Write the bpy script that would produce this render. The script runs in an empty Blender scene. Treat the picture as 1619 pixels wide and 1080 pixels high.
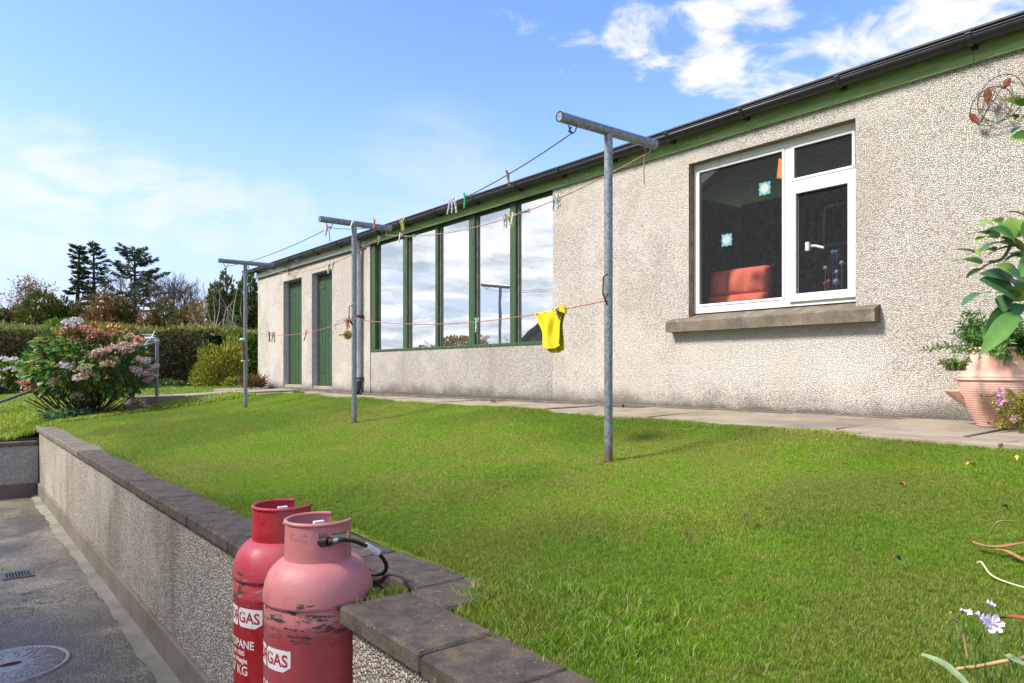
import bpy, bmesh, math, random
import numpy as np
from mathutils import Vector, Matrix
random.seed(7); RNG = np.random.default_rng(11)
SC = bpy.context.scene
COL = SC.collection
R = math.radians
# ------------------------------------------------------------------ camera
# world axes: +Y runs along the outbuilding, +X towards it, z = 0 at eye height
F, CX, HY = 1150.0, 809.5, 588.0           # focal length / centre / horizon in the 1619 px photograph
YAW = math.atan((CX + 90) / F); S, C_ = math.sin(YAW), math.cos(YAW)
cam_d = bpy.data.cameras.new('camera'); cam = bpy.data.objects.new('camera', cam_d); COL.objects.link(cam)
cam_d.sensor_width = 36; cam_d.lens = 36 * F / 1619; cam_d.shift_y = (HY - 540) / 1619
cam_d.clip_start = 0.05; cam_d.clip_end = 3000
cam.rotation_euler = (R(90), 0, -YAW); SC.camera = cam

def wx(x, y, X):       # point on the plane of constant X
    u = (x - CX) / F; Z = X / (S + u * C_); return Vector((X, Z * (C_ - u * S), (HY - y) / F * Z))
def wz(x, y, z):       # point at height z
    Z = z * F / (HY - y); u = (x - CX) / F; return Vector((Z * (S + u * C_), Z * (C_ - u * S), z))
def P(x, y, Z):        # point at distance Z
    u = (x - CX) / F; return Vector((Z * (S + u * C_), Z * (C_ - u * S), (HY - y) / F * Z))

# ------------------------------------------------------------------ light
SUN_EL, SUN_DIR = R(46), Vector((-0.93, 0.37, 0)).normalized()
world = bpy.data.worlds.new('World'); SC.world = world; world.use_nodes = True
wn, wl = world.node_tree.nodes, world.node_tree.links
for n in list(wn): wn.remove(n)
def W(t, **k):
    n = wn.new(t)
    for a, b in k.items(): setattr(n, a, b)
    return n
def wmath(op, a, b=None, clamp=False):
    n = W('ShaderNodeMath', operation=op, use_clamp=clamp)
    for i, v in enumerate((a, b)):
        if v is None: continue
        if isinstance(v, (int, float)): n.inputs[i].default_value = v
        else: wl.new(v, n.inputs[i])
    return n.outputs[0]
sky = W('ShaderNodeTexSky', sky_type='NISHITA', sun_disc=False)
sky.sun_elevation = SUN_EL; sky.sun_rotation = math.atan2(SUN_DIR.x, SUN_DIR.y)
sky.air_density = 1.0; sky.dust_density = 0.6; sky.ozone_density = 2.0; sky.altitude = 20
tc = W('ShaderNodeTexCoord'); sep = W('ShaderNodeSeparateXYZ'); wl.new(tc.outputs['Generated'], sep.inputs[0])
zz = wmath('MAXIMUM', sep.outputs[2], 0.0)
den = wmath('ADD', zz, 0.13)
cmb = W('ShaderNodeCombineXYZ')
wl.new(wmath('DIVIDE', sep.outputs[0], den), cmb.inputs[0]); wl.new(wmath('DIVIDE', sep.outputs[1], den), cmb.inputs[1])
def wnoise(scale, detail, rough, dist=0.0, sx=1, sy=1, rot=0, loc=(0, 0, 0)):
    m = W('ShaderNodeMapping'); m.inputs['Scale'].default_value = (sx, sy, 1); m.inputs['Rotation'].default_value = (0, 0, rot); m.inputs['Location'].default_value = loc
    wl.new(cmb.outputs[0], m.inputs[0]); n = W('ShaderNodeTexNoise'); wl.new(m.outputs[0], n.inputs['Vector'])
    n.inputs['Scale'].default_value = scale; n.inputs['Detail'].default_value = detail; n.inputs['Roughness'].default_value = rough; n.inputs['Distortion'].default_value = dist
    return n.outputs['Fac']
def wrange(v, a, b, c=0.0, d=1.0):
    n = W('ShaderNodeMapRange', interpolation_type='SMOOTHSTEP'); wl.new(v, n.inputs[0])
    for i, q in zip((1, 2, 3, 4), (a, b, c, d)): n.inputs[i].default_value = q
    return n.outputs[0]
def wdot(d, a, b):
    n = W('ShaderNodeVectorMath', operation='DOT_PRODUCT'); wl.new(tc.outputs['Generated'], n.inputs[0]); n.inputs[1].default_value = Vector(d).normalized()
    return wrange(n.outputs['Value'], math.cos(R(a)), math.cos(R(b)))
def pdir(x, y): return P(x, y, 1.0)
n_puff = wnoise(1.7, 9, 0.56, 0.3, loc=(3.1, 1.7, 0))
n_wisp = wnoise(1.5, 8, 0.62, 0.6, sx=1.9, sy=1.9, rot=R(20), loc=(0.4, 5, 0))
puffs = None
for bx_, by_, br_, ba_ in ((1030, 55, 4.5, 1), (1120, 75, 5, 1), (1200, 45, 4.5, .9), (1165, 140, 3.5, .9), (1240, 125, 5, 1), (1340, 95, 5.5, 1), (1410, 60, 5, 1), (1490, 35, 5, 1), (1575, 12, 5, 1), (1650, 0, 6, 1), (870, 70, 5, .45), (790, 20, 4, .35), (1440, 110, 4, .9)):
    q_ = wmath('MULTIPLY', wdot(pdir(bx_, by_), br_, br_*.15), ba_); puffs = q_ if puffs is None else wmath('MAXIMUM', puffs, q_)
n_fine = wnoise(5.0, 9, 0.60, 0.35, loc=(2.2, 6.1, 0))
c1 = wmath('MULTIPLY', wrange(wmath('ADD', wmath('MULTIPLY', n_fine, 1.1), wmath('MULTIPLY', puffs, .35)), .75, .99), wrange(puffs, 0, .3))
wis = wmath('MULTIPLY', wdot(pdir(690, 320), 9, 2), 0.35)
for bx_, by_, br_, ba_ in ((-40, 270, 5, .8), (90, 290, 5, .9), (220, 310, 4.5, .8), (330, 330, 4, .7), (60, 350, 5, .6), (440, 350, 4, .5)):
    wis = wmath('MAXIMUM', wis, wmath('MULTIPLY', wdot(pdir(bx_, by_), br_, br_*.25), ba_))
c2 = wmath('MULTIPLY', wmath('MULTIPLY', wrange(n_wisp, 0.28, 0.66), wis), 0.85)
back = wrange(sep.outputs[0], 0.02, -0.30)                       # heavier cloud over the other half of the sky
n_big = wnoise(1.15, 10, 0.55, 0.25, sx=1.25, loc=(7, 2, 0))
c3 = wmath('MULTIPLY', wrange(n_big, 0.36, 0.50), back)
low = wrange(sep.outputs[2], 0.36, 0.0, 0.0, 0.88)
cl = wmath('MAXIMUM', wmath('MAXIMUM', c1, c2), c3)
shade = wnoise(2.6, 8, 0.6, 0.2, loc=(1, 9, 0))
cr = W('ShaderNodeValToRGB'); wl.new(shade, cr.inputs[0])
cr.color_ramp.elements[0].position = 0.36; cr.color_ramp.elements[0].color = (0.46, 0.53, 0.64, 1)
cr.color_ramp.elements[1].position = 0.60; cr.color_ramp.elements[1].color = (1, 1, 1, 1)
cw = W('ShaderNodeMix', data_type='RGBA'); wl.new(wrange(c3, 0, .3, .12, 1.0), cw.inputs[0]); cw.inputs[6].default_value = (1, 1, 1, 1); wl.new(cr.outputs[0], cw.inputs[7])
cs = W('ShaderNodeVectorMath', operation='SCALE'); wl.new(cw.outputs[2], cs.inputs[0]); wl.new(wrange(c3, 0, .5, 2.65, 4.2), cs.inputs['Scale'])
hsv = W('ShaderNodeHueSaturation'); wl.new(sky.outputs[0], hsv.inputs['Color'])
hsv.inputs['Hue'].default_value = 0.509; hsv.inputs['Saturation'].default_value = 1.22; hsv.inputs['Value'].default_value = 0.93
tn = W('ShaderNodeMix', data_type='RGBA', blend_type='MULTIPLY'); tn.inputs[0].default_value = 1; wl.new(hsv.outputs[0], tn.inputs[6]); tn.inputs[7].default_value = (1.0, .88, 1.0, 1)
mx = W('ShaderNodeMix', data_type='RGBA'); hz = W('ShaderNodeMix', data_type='RGBA'); wl.new(low, hz.inputs[0]); wl.new(tn.outputs[2], hz.inputs[6]); hz.inputs[7].default_value = (1.45, 1.78, 2.35, 1)
wl.new(cl, mx.inputs[0]); wl.new(hz.outputs[2], mx.inputs[6]); wl.new(cs.outputs[0], mx.inputs[7])
bg = W('ShaderNodeBackground'); wl.new(mx.outputs[2], bg.inputs[0]); bg.inputs['Strength'].default_value = 0.15
wo = W('ShaderNodeOutputWorld'); wl.new(bg.outputs[0], wo.inputs[0])
sun_d = bpy.data.lights.new('sun', 'SUN'); sun_d.energy = 2.75; sun_d.angle = R(11.0); sun_d.color = (1.0, 0.94, 0.85)
sun = bpy.data.objects.new('sun', sun_d); COL.objects.link(sun)
sv = Vector((SUN_DIR.x * math.cos(SUN_EL), SUN_DIR.y * math.cos(SUN_EL), math.sin(SUN_EL)))
sun.rotation_euler = sv.to_track_quat('Z', 'Y').to_euler()
SC.view_settings.view_transform = 'Standard'; SC.view_settings.look = 'None'
SC.view_settings.exposure = 1.42; SC.view_settings.gamma = 1; SC.view_settings.use_curve_mapping = False

# ------------------------------------------------------------------ helpers: objects
def tag(o, label=None, cat=None, group=None, kind=None):
    if label: o['label'] = label
    if cat: o['category'] = cat
    if group: o['group'] = group
    if kind: o['kind'] = kind
    return o
def empty(name, loc, label, cat, group=None, rz=0):
    o = bpy.data.objects.new(name, None); COL.objects.link(o); o.location = loc; o.rotation_euler = (0, 0, rz)
    o.empty_display_size = 0.1
    return tag(o, label, cat, group)
def link(name, me, parent=None, m=None):
    o = bpy.data.objects.new(name, me); COL.objects.link(o)
    if m is not None and not me.materials: me.materials.append(m)
    if parent is not None:
        o.parent = parent
        if parent.parent is None and parent.matrix_basis != Matrix.Identity(4): o.matrix_parent_inverse = parent.matrix_basis.inverted()
    return o
class MB:
    """collects shapes in world coordinates"""
    def __init__(s): s.v, s.f, s.sm = [], [], []
    def add(s, v, f, smooth=False):
        b = len(s.v); s.v += [tuple(q) for q in v]; s.f += [tuple(b + i for i in q) for q in f]; s.sm += [smooth] * len(f); return s
    def box(s, a, b, bev=0.0, jit=0.0):
        x0, y0, z0 = [min(a[i], b[i]) for i in range(3)]; x1, y1, z1 = [max(a[i], b[i]) for i in range(3)]
        if bev <= 0:
            v = [(x0,y0,z0),(x1,y0,z0),(x1,y1,z0),(x0,y1,z0),(x0,y0,z1),(x1,y0,z1),(x1,y1,z1),(x0,y1,z1)]
            return s.add(v, [(0,3,2,1),(4,5,6,7),(0,1,5,4),(1,2,6,5),(2,3,7,6),(3,0,4,7)])
        bm = bmesh.new(); bmesh.ops.create_cube(bm, size=1)
        for q in bm.verts:
            q.co = Vector(((x0+x1)/2 + q.co.x*(x1-x0), (y0+y1)/2 + q.co.y*(y1-y0), (z0+z1)/2 + q.co.z*(z1-z0)))
        bmesh.ops.bevel(bm, geom=bm.edges[:], offset=bev, segments=1, affect='EDGES')
        if jit:
            for q in bm.verts: q.co += Vector([random.uniform(-jit, jit) for _ in range(3)])
        bm.verts.ensure_lookup_table(); bm.verts.index_update()
        s.add([q.co[:] for q in bm.verts], [[q.index for q in f.verts] for f in bm.faces]); bm.free(); return s
    def tube(s, pts, r, n=8, caps=True, smooth=True):
        pts = [Vector(p) for p in pts]; k = len(pts); rr = r if isinstance(r, (list, tuple)) else [r] * k
        V = []; up = Vector((0, 0, 1)); prev = None
        for i, p in enumerate(pts):
            d = (pts[min(i+1, k-1)] - pts[max(i-1, 0)]).normalized()
            if prev is None:
                a = d.cross(up) if abs(d.dot(up)) < .95 else d.cross(Vector((1, 0, 0)))
            else: a = prev - d * prev.dot(d)
            a.normalize(); prev = a; b = d.cross(a)
            for j in range(n):
                t = 2*math.pi*j/n; V.append(p + (a*math.cos(t) + b*math.sin(t)) * rr[i])
        Fc = [(i*n+j, i*n+(j+1) % n, (i+1)*n+(j+1) % n, (i+1)*n+j) for i in range(k-1) for j in range(n)]
        s.add(V, Fc, smooth)
        if caps:
            s.add(V[:n], [tuple(range(n-1, -1, -1))]); s.add(V[-n:], [tuple(range(n))])
        return s
    def lathe(s, prof, c=(0, 0, 0), n=48, t0=0.0, t1=2*math.pi, smooth=True):
        full = abs(t1 - t0 - 2*math.pi) < 1e-6; m = n if full else n + 1; V = []
        for r, z in prof:
            for j in range(m):
                t = t0 + (t1-t0)*j/n; V.append((c[0]+r*math.cos(t), c[1]+r*math.sin(t), c[2]+z))
        Fc = [(i*m+j, i*m+(j+1) % m, (i+1)*m+(j+1) % m, (i+1)*m+j) for i in range(len(prof)-1) for j in range(n)]
        return s.add(V, Fc, smooth)
    def build(s, name, m, parent=None):
        me = bpy.data.meshes.new(name); me.from_pydata(s.v, [], s.f); me.materials.append(m)
        me.polygons.foreach_set('use_smooth', s.sm); me.update()
        bm = bmesh.new(); bm.from_mesh(me); bmesh.ops.recalc_face_normals(bm, faces=bm.faces[:]); bm.to_mesh(me); bm.free()
        return link(name, me, parent)
def tri_mesh(name, V, T, rnd=None, smooth=False):
    V = np.asarray(V, np.float32); T = np.asarray(T, np.int32); me = bpy.data.meshes.new(name)
    me.vertices.add(len(V)); me.vertices.foreach_set('co', V.ravel())
    me.loops.add(T.size); me.loops.foreach_set('vertex_index', T.ravel())
    me.polygons.add(len(T)); me.polygons.foreach_set('loop_start', np.arange(0, T.size, 3, dtype=np.int32))
    if smooth: me.polygons.foreach_set('use_smooth', np.ones(len(T), bool))
    if rnd is not None:
        a = me.attributes.new('rnd', 'FLOAT', 'POINT'); a.data.foreach_set('value', np.asarray(rnd, np.float32))
    me.update(calc_edges=True); return me
def unit(a): return a / np.maximum(np.linalg.norm(a, axis=1, keepdims=True), 1e-9)
def leaf_arrays(pts, size, nrm=None, flat=0.5, aspect=0.5, droop=0.0, dirs=None, rnd=None, rng=RNG):
    """folded four-vertex leaves at pts"""
    n = len(pts); pts = np.asarray(pts, float); size = np.broadcast_to(np.asarray(size, float), (n,)).reshape(n, 1)
    d = unit(rng.normal(size=(n, 3))) if dirs is None else unit(np.asarray(dirs, float) + rng.normal(size=(n, 3)) * 0.25)
    d[:, 2] -= droop; d = unit(d)
    nn = unit(rng.normal(size=(n, 3))) if nrm is None else unit(np.asarray(nrm) * flat + rng.normal(size=(n, 3)) * (1 - flat))
    sd = unit(np.cross(d, nn)); up = np.cross(sd, d)
    L, Wd = size, size * aspect
    v0 = pts; v1 = pts + d*L*0.45 + sd*Wd*0.5 + up*Wd*0.12; v2 = pts + d*L*0.45 - sd*Wd*0.5 + up*Wd*0.12; v3 = pts + d*L
    V = np.stack([v0, v1, v2, v3], 1).reshape(-1, 3); b = np.arange(n) * 4
    T = np.concatenate([np.stack([b, b+1, b+3], 1), np.stack([b, b+3, b+2], 1)])
    r = np.repeat(rng.random(n) if rnd is None else rnd, 4)
    return V, T, r
def foliage(name, pts, size, m, parent=None, **k):
    V, T, r = leaf_arrays(pts, size, **k); me = tri_mesh(name, V, T, r); me.materials.append(m); return link(name, me, parent)

# ------------------------------------------------------------------ helpers: materials
class NT:
    def __init__(s, name):
        s.m = bpy.data.materials.new(name); s.m.use_nodes = True; s.n, s.l = s.m.node_tree.nodes, s.m.node_tree.links
        s.b = s.n['Principled BSDF']; s.out = s.n['Material Output']; s.co = s.n.new('ShaderNodeNewGeometry').outputs['Position']
    def node(s, t, ins=None, **k):
        n = s.n.new(t)
        for a, b in k.items(): setattr(n, a, b)
        for a, b in (ins or {}).items(): s.set(n.inputs[a], b)
        return n
    def set(s, i, v):
        if isinstance(v, bpy.types.NodeSocket): s.l.new(v, i)
        else:
            if isinstance(v, (tuple, list)) and len(v) == 3 and i.type == 'RGBA': v = (*v, 1)
            i.default_value = v
    def noise(s, scale, detail=5, rough=.55, dist=0, sc=(1, 1, 1), out='Fac', loc=(0, 0, 0), vec=None):
        mp = s.node('ShaderNodeMapping', {'Vector': vec or s.co, 'Scale': sc, 'Location': loc})
        return s.node('ShaderNodeTexNoise', {'Vector': mp.outputs[0], 'Scale': scale, 'Detail': detail, 'Roughness': rough, 'Distortion': dist}).outputs[out]
    def vor(s, scale, feature='F1', out='Distance', vec=None, rnd=1.0):
        return s.node('ShaderNodeTexVoronoi', {'Vector': vec or s.co, 'Scale': scale, 'Randomness': rnd}, feature=feature).outputs[out]
    def rng(s, v, a, b, c=0., d=1.):
        return s.node('ShaderNodeMapRange', {0: v, 1: a, 2: b, 3: c, 4: d}, interpolation_type='SMOOTHSTEP').outputs[0]
    def math(s, op, a, b=0.0, clamp=False):
        return s.node('ShaderNodeMath', {0: a, 1: b}, operation=op, use_clamp=clamp).outputs[0]
    def mix(s, f, a, b, mode='MIX'):
        return s.node('ShaderNodeMix', {0: f, 6: a, 7: b}, data_type='RGBA', blend_type=mode).outputs[2]
    def ramp(s, v, stops):
        n = s.node('ShaderNodeValToRGB', {0: v}); e = n.color_ramp.elements
        while len(e) < len(stops): e.new(0.5)
        for q, (p, c) in zip(e, stops): q.position = p; q.color = (*c, 1)
        return n.outputs[0]
    def bump(s, h, dist, strength=1.0, prev=None):
        d = {'Height': h, 'Distance': dist, 'Strength': strength}
        if prev is not None: d['Normal'] = prev
        return s.node('ShaderNodeBump', d).outputs[0]
    def fin(s, col=None, rough=None, nrm=None, metal=None, spec=None):
        for k, v in (('Base Color', col), ('Roughness', rough), ('Normal', nrm), ('Metallic', metal), ('Specular IOR Level', spec)):
            if v is not None: s.set(s.b.inputs[k], v)
        return s.m
def simple(name, c, rough=.7, var=.25, scale=12, bump=.0, bscale=60, metal=0, spec=.4, sc=(1, 1, 1)):
    t = NT(name); n = t.noise(scale, 6, .6, sc=sc)
    col = t.mix(t.rng(n, .3, .7), tuple(x*(1-var) for x in c), tuple(min(1, x*(1+var)) for x in c))
    nr = t.bump(t.noise(bscale, 5, .6, sc=sc), bump) if bump else None
    return t.fin(col, rough, nr, metal, spec)
def leafmat(name, stops, trans=.35, rough=.45, patch=None, pscale=1.5):
    t = NT(name); a = t.node('ShaderNodeAttribute', attribute_name='rnd').outputs['Fac']
    col = t.ramp(a, stops)
    if patch: col = t.mix(t.rng(t.noise(pscale, 4, .6), .42, .62), col, patch, 'MULTIPLY')
    t.fin(col, rough, spec=.35)
    tr = t.node('ShaderNodeBsdfTranslucent', {'Color': col}); ms = t.node('ShaderNodeMixShader', {0: trans, 1: t.b.outputs[0], 2: tr.outputs[0]})
    t.l.new(ms.outputs[0], t.out.inputs[0]); return t.m
def pebbledash(name, light, mid, warm, gap, scale=62, stain=(.30, .27, .24), stain_amt=.5, base_z=None, depth=.008, streak=.6, patch=False):
    t = NT(name)
    wob = t.node('ShaderNodeVectorMath', {0: t.noise(90, 2, .5, out='Color'), 'Scale': .006}, operation='SCALE').outputs[0]
    co = t.node('ShaderNodeVectorMath', {0: t.co, 1: wob}, operation='ADD').outputs[0]
    d = t.vor(scale, vec=co); cid = t.node('ShaderNodeSeparateColor', {0: t.vor(scale, out='Color', vec=co)})
    e = t.vor(scale, feature='DISTANCE_TO_EDGE', vec=co)
    col = t.ramp(cid.outputs[0], [(0, warm), (.18, mid), (.5, light), (.85, tuple(min(1, x*1.1) for x in light)), (1, mid)])
    col = t.mix(t.rng(e, .0, .10, .85, 0.), col, gap)
    col = t.mix(t.rng(t.noise(1.3, 5, .6), .45, .75, 0, .35), col, warm, 'MIX')
    st = t.math('MULTIPLY', t.rng(t.noise(2.2, 5, .6, sc=(1, 1, .16)), .50, .72), stain_amt * streak)
    col = t.mix(st, col, stain)
    col = t.mix(t.rng(t.noise(.9, 4, .6, loc=(5, 5, 5)), .52, .62, 0, .30), col, tuple(min(1, x*1.25) for x in light))
    col = t.mix(t.rng(t.noise(24, 5, .75), .57, .69, 0, .6), col, gap)
    if patch:                   # repainted patch under the sill
        sp = t.node('ShaderNodeSeparateXYZ', {0: t.co}); wv = t.math('MULTIPLY', t.noise(3, 5, .7, loc=(8, 1, 1)), .5)
        my = t.math('MULTIPLY', t.rng(t.math('ADD', sp.outputs[1], wv), 2.7, 2.95), t.rng(t.math('ADD', sp.outputs[1], wv), 5.0, 4.6)); mz = t.math('MULTIPLY', t.rng(t.math('ADD', sp.outputs[2], wv), -.02, .28), t.rng(sp.outputs[2], .42, .38))
        col = t.mix(t.math('MULTIPLY', t.math('MULTIPLY', my, mz), .5), col, (.72, .69, .64))
    if base_z is not None:      # splash dirt with a ragged top edge along the foot of the wall
        z = t.node('ShaderNodeSeparateXYZ', {0: t.co}).outputs[2]
        h = t.math('SUBTRACT', z, t.math('MULTIPLY', t.noise(2.5, 6, .7), .45))
        col = t.mix(t.rng(t.math('ADD', z, t.math('MULTIPLY', t.noise(5, 6, .75, loc=(3, 3, 3)), -.16)), -.36, -.43, 0, .85), col, (.06, .052, .04))
        col = t.mix(t.rng(h, base_z - .16, base_z - .40, 0, .85), col, gap)
    h = t.math('SUBTRACT', t.math('POWER', t.math('MINIMUM', t.math('MULTIPLY', e, 4.0), 1.0), .5), t.math('MULTIPLY', d, .55))
    h = t.math('ADD', h, t.math('MULTIPLY', cid.outputs[1], .5))
    return t.fin(col, .9, t.bump(h, depth), spec=.25)
M = {}
M['harl'] = pebbledash('cream_pebbledash', (.66, .61, .555), (.50, .455, .405), (.47, .39, .33), (.18, .16, .14), 86, base_z=-.2, stain_amt=.45, depth=.0065, patch=True)
M['infill'] = pebbledash('buff_pebbledash', (.60, .56, .515), (.43, .39, .355), (.40, .34, .29), (.15, .135, .12), 88, base_z=-.18, stain_amt=.55)
M['yardwall'] = pebbledash('grey_pebbledash', (.55, .50, .43), (.38, .34, .285), (.32, .25, .18), (.14, .12, .095), 62, stain=(.19, .155, .11), stain_amt=1.0, depth=.009)
M['shaded_reveal'] = simple('shade_grey_reveal', (.42, .44, .46), .8, .12, 9, .002, 40)  # door reveals: bluish tone of their shade put into the colour
def concrete(name, c, dark, scale=4, spots=True, wet=.0, bump=.003, moss=None):
    t = NT(name); n = t.noise(scale, 8, .65); col = t.mix(t.rng(n, .35, .68), c, dark)
    fine = t.noise(130, 4, .7); col = t.mix(t.rng(fine, .35, .7, 0, .55), col, tuple(x*.55 for x in c))
    if spots: col = t.mix(t.rng(t.noise(60, 4, .7, loc=(2, 2, 9)), .64, .70, 0, .6), col, (.50, .48, .42))
    if moss: col = t.mix(t.rng(t.noise(7, 6, .7, loc=(3, 1, 4)), .55, .7, 0, .7), col, moss)
    return t.fin(col, t.rng(t.noise(2.2, 4, .6), .3, .7, .9-wet, .9), t.bump(t.math('ADD', fine, t.math('MULTIPLY', t.noise(38, 5, .6), .8)), bump), spec=.35)
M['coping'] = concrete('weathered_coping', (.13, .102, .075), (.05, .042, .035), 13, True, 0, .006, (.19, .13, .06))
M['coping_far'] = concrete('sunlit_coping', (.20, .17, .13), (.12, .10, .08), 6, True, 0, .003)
M['slab'] = concrete('paving_concrete', (.34, .285, .215), (.20, .165, .125), 2.4, True, 0, .002)
M['sill'] = concrete('stone_sill', (.20, .165, .125), (.10, .085, .07), 7, True, 0, .004, (.32, .27, .2))
M['plinth'] = concrete('plinth_render', (.24, .20, .16), (.15, .125, .10), 2.2, False, 0, .002, (.13, .12, .07))
M['kerb'] = concrete('dark_kerb', (.17, .145, .12), (.08, .07, .06), 6, False)
def yard_mat():
    t = NT('yard_concrete'); n = t.noise(.9, 7, .62, dist=.4); col = t.ramp(n, [(.36, (.085, .073, .048)), (.5, (.175, .152, .108)), (.62, (.29, .26, .20))])
    col = t.mix(t.rng(t.noise(2.6, 5, .6, loc=(2, 8, 0)), .52, .7, 0, .6), col, (.10, .10, .065))
    g = t.vor(85); gi = t.vor(85, out='Color'); sg = t.node('ShaderNodeSeparateColor', {0: gi}).outputs[0]
    col = t.mix(.55, col, t.ramp(sg, [(0, (.3, .3, .3)), (.6, (.9, .88, .85)), (1, (1.7, 1.7, 1.6))]), 'MULTIPLY')
    ck = t.math('ABSOLUTE', t.math('SUBTRACT', t.noise(.55, 6, .6, loc=(3.3, 1.2, 0)), .5)); col = t.mix(t.rng(ck, .006, .001, 0, .8), col, (.03, .03, .02))
    dk = t.math('MULTIPLY', t.rng(t.noise(5, 6, .7, loc=(7, 7, 7)), .5, .66), .5); col = t.mix(dk, col, (.07, .062, .045))
    return t.fin(col, t.rng(n, .35, .65, .42, .8), t.bump(t.math('SUBTRACT', t.noise(60, 4, .7), g), .005), spec=.5)
M['yard'] = yard_mat()
M['mortar'] = concrete('pale_mortar', (.28, .265, .215), (.18, .17, .125), 5, False, 0, .003, (.22, .22, .14))
def wood(name, c, dark, axis='y'):
    t = NT(name); sc = {'y': (14, .9, 14), 'z': (14, 14, .8)}[axis]
    n = t.noise(2.6, 7, .65, dist=.6, sc=sc); col = t.mix(t.rng(n, .38, .68), c, dark)
    col = t.mix(t.rng(t.noise(9, 5, .7), .6, .72, 0, .5), col, tuple(min(1, x*2.0+.05) for x in c))
    return t.fin(col, .62, t.bump(n, .004), spec=.4)
M['fascia'] = wood('green_painted_fascia', (.27, .39, .15), (.16, .25, .09))
M['fascia_pale'] = wood('faded_green_fascia', (.52, .56, .44), (.36, .42, .30))
M['door'] = wood('green_door_boards', (.032, .078, .032), (.012, .036, .016), 'z')
M['frame_g'] = wood('green_window_frame', (.045, .095, .038), (.018, .042, .02), 'z')
M['frame_grey'] = simple('grey_glazing_bead', (.16, .16, .15), .7)
def upvc():
    t = NT('white_window_plastic'); col = t.mix(t.rng(t.noise(6, 6, .65, sc=(1, 1, .5)), .52, .75, 0, .45), (.78, .78, .76), (.50, .46, .38)); return t.fin(col, .35, spec=.5)
M['upvc'] = upvc()
M['gutter'] = simple('black_gutter_plastic', (.022, .023, .026), .42, .3, 5, spec=.5)
M['pipe'] = simple('grey_downpipe', (.40, .43, .48), .32, .2, 5, spec=.6)
def galv():
    t = NT('galvanised_steel'); v = t.node('ShaderNodeSeparateColor', {0: t.vor(70, out='Color')}).outputs[0]
    col = t.ramp(v, [(0, (.16, .18, .20)), (1, (.30, .33, .36))]); z = t.node('ShaderNodeSeparateXYZ', {0: t.co}).outputs[2]
    col = t.mix(t.rng(t.noise(14, 6, .7), .55, .75, 0, .6), col, (.12, .10, .085))
    col = t.mix(t.rng(t.math('ADD', z, t.math('MULTIPLY', t.noise(30, 4), .12)), -.36, -.46, 0, .7), col, (.17, .10, .06))
    return t.fin(col, .5, t.bump(t.noise(60, 3), .001), .55, .5)
M['galv'] = galv()
M['iron'] = simple('cast_iron', (.11, .11, .105), .45, .35, 20, .002, 90, .5)
M['black'] = simple('black_hole', (.01, .01, .01), .9)
M['rubber'] = simple('black_rubber', (.02, .018, .018), .4)
M['tagw'] = simple('white_label', (.75, .74, .70), .6, .08)
M['brass'] = simple('brass', (.45, .34, .12), .4, .2, 20, metal=.8)
M['rust'] = simple('rusty_metal', (.16, .055, .03), .8, .4, 30, .001)
M['wire'] = simple('dark_wire', (.06, .035, .025), .7)
def glassmat(name, base, tint=(1, 1, 1), dust=.06, peb=0):
    t = NT(name); g = t.node('ShaderNodeBsdfGlossy', {'Color': tint, 'Roughness': .0})
    wob = t.bump(t.noise(1.2, 2, .5), .004, .5); t.l.new(wob, g.inputs['Normal'])
    tr = t.node('ShaderNodeBsdfTransparent', {'Color': (.93, .95, .95)})
    fc = t.node('ShaderNodeLayerWeight', {'Blend': .5}).outputs['Facing']
    lw = t.math('ADD', t.math('MULTIPLY', t.math('POWER', fc, 5.0), .92), .07)      # two glass faces
    f = t.math('ADD', lw, base, True)
    a = t.node('ShaderNodeMixShader', {0: f, 1: tr.outputs[0], 2: g.outputs[0]})
    df = t.node('ShaderNodeBsdfDiffuse', {'Color': (.55, .55, .54)})
    s1 = t.rng(t.noise(22, 7, .75, sc=(1, 1.6, 1)), .35, .8, dust*.5, dust*1.2)
    if peb: s1 = t.math('ADD', s1, t.rng(t.vor(120), .28, .10, 0, peb))
    b = t.node('ShaderNodeMixShader', {0: s1, 1: a.outputs[0], 2: df.outputs[0]})
    t.l.new(b.outputs[0], t.out.inputs[0]); return t.m
M['glass_big'] = glassmat('mirror_bright_glass', .68, (.82, .85, .87), .07)
M['glass'] = glassmat('dusty_window_glass', .0, (1, 1, 1), .035, .10)
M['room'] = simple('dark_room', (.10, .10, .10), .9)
M['orange'] = simple('orange_red_fabric', (.50, .10, .065), .85, .12, 8, .003, 25)
M['sticker'] = simple('pale_blue_sticker', (.10, .30, .34), .6, .05)
M['sticker_w'] = simple('white_sticker', (.36, .42, .40), .6, .05)
M['soffit'] = simple('pale_soffit', (.5, .52, .48), .8)
M['slate'] = simple('dark_slate_roof', (.05, .052, .058), .6, .3, 5, .004, 30)
M['housew'] = simple('grey_house_render', (.17, .17, .18), .9, .2, 3, .004, 80)
M['soil'] = simple('soil', (.05, .035, .02), .95, .4, 20, .01, 50)

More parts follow.
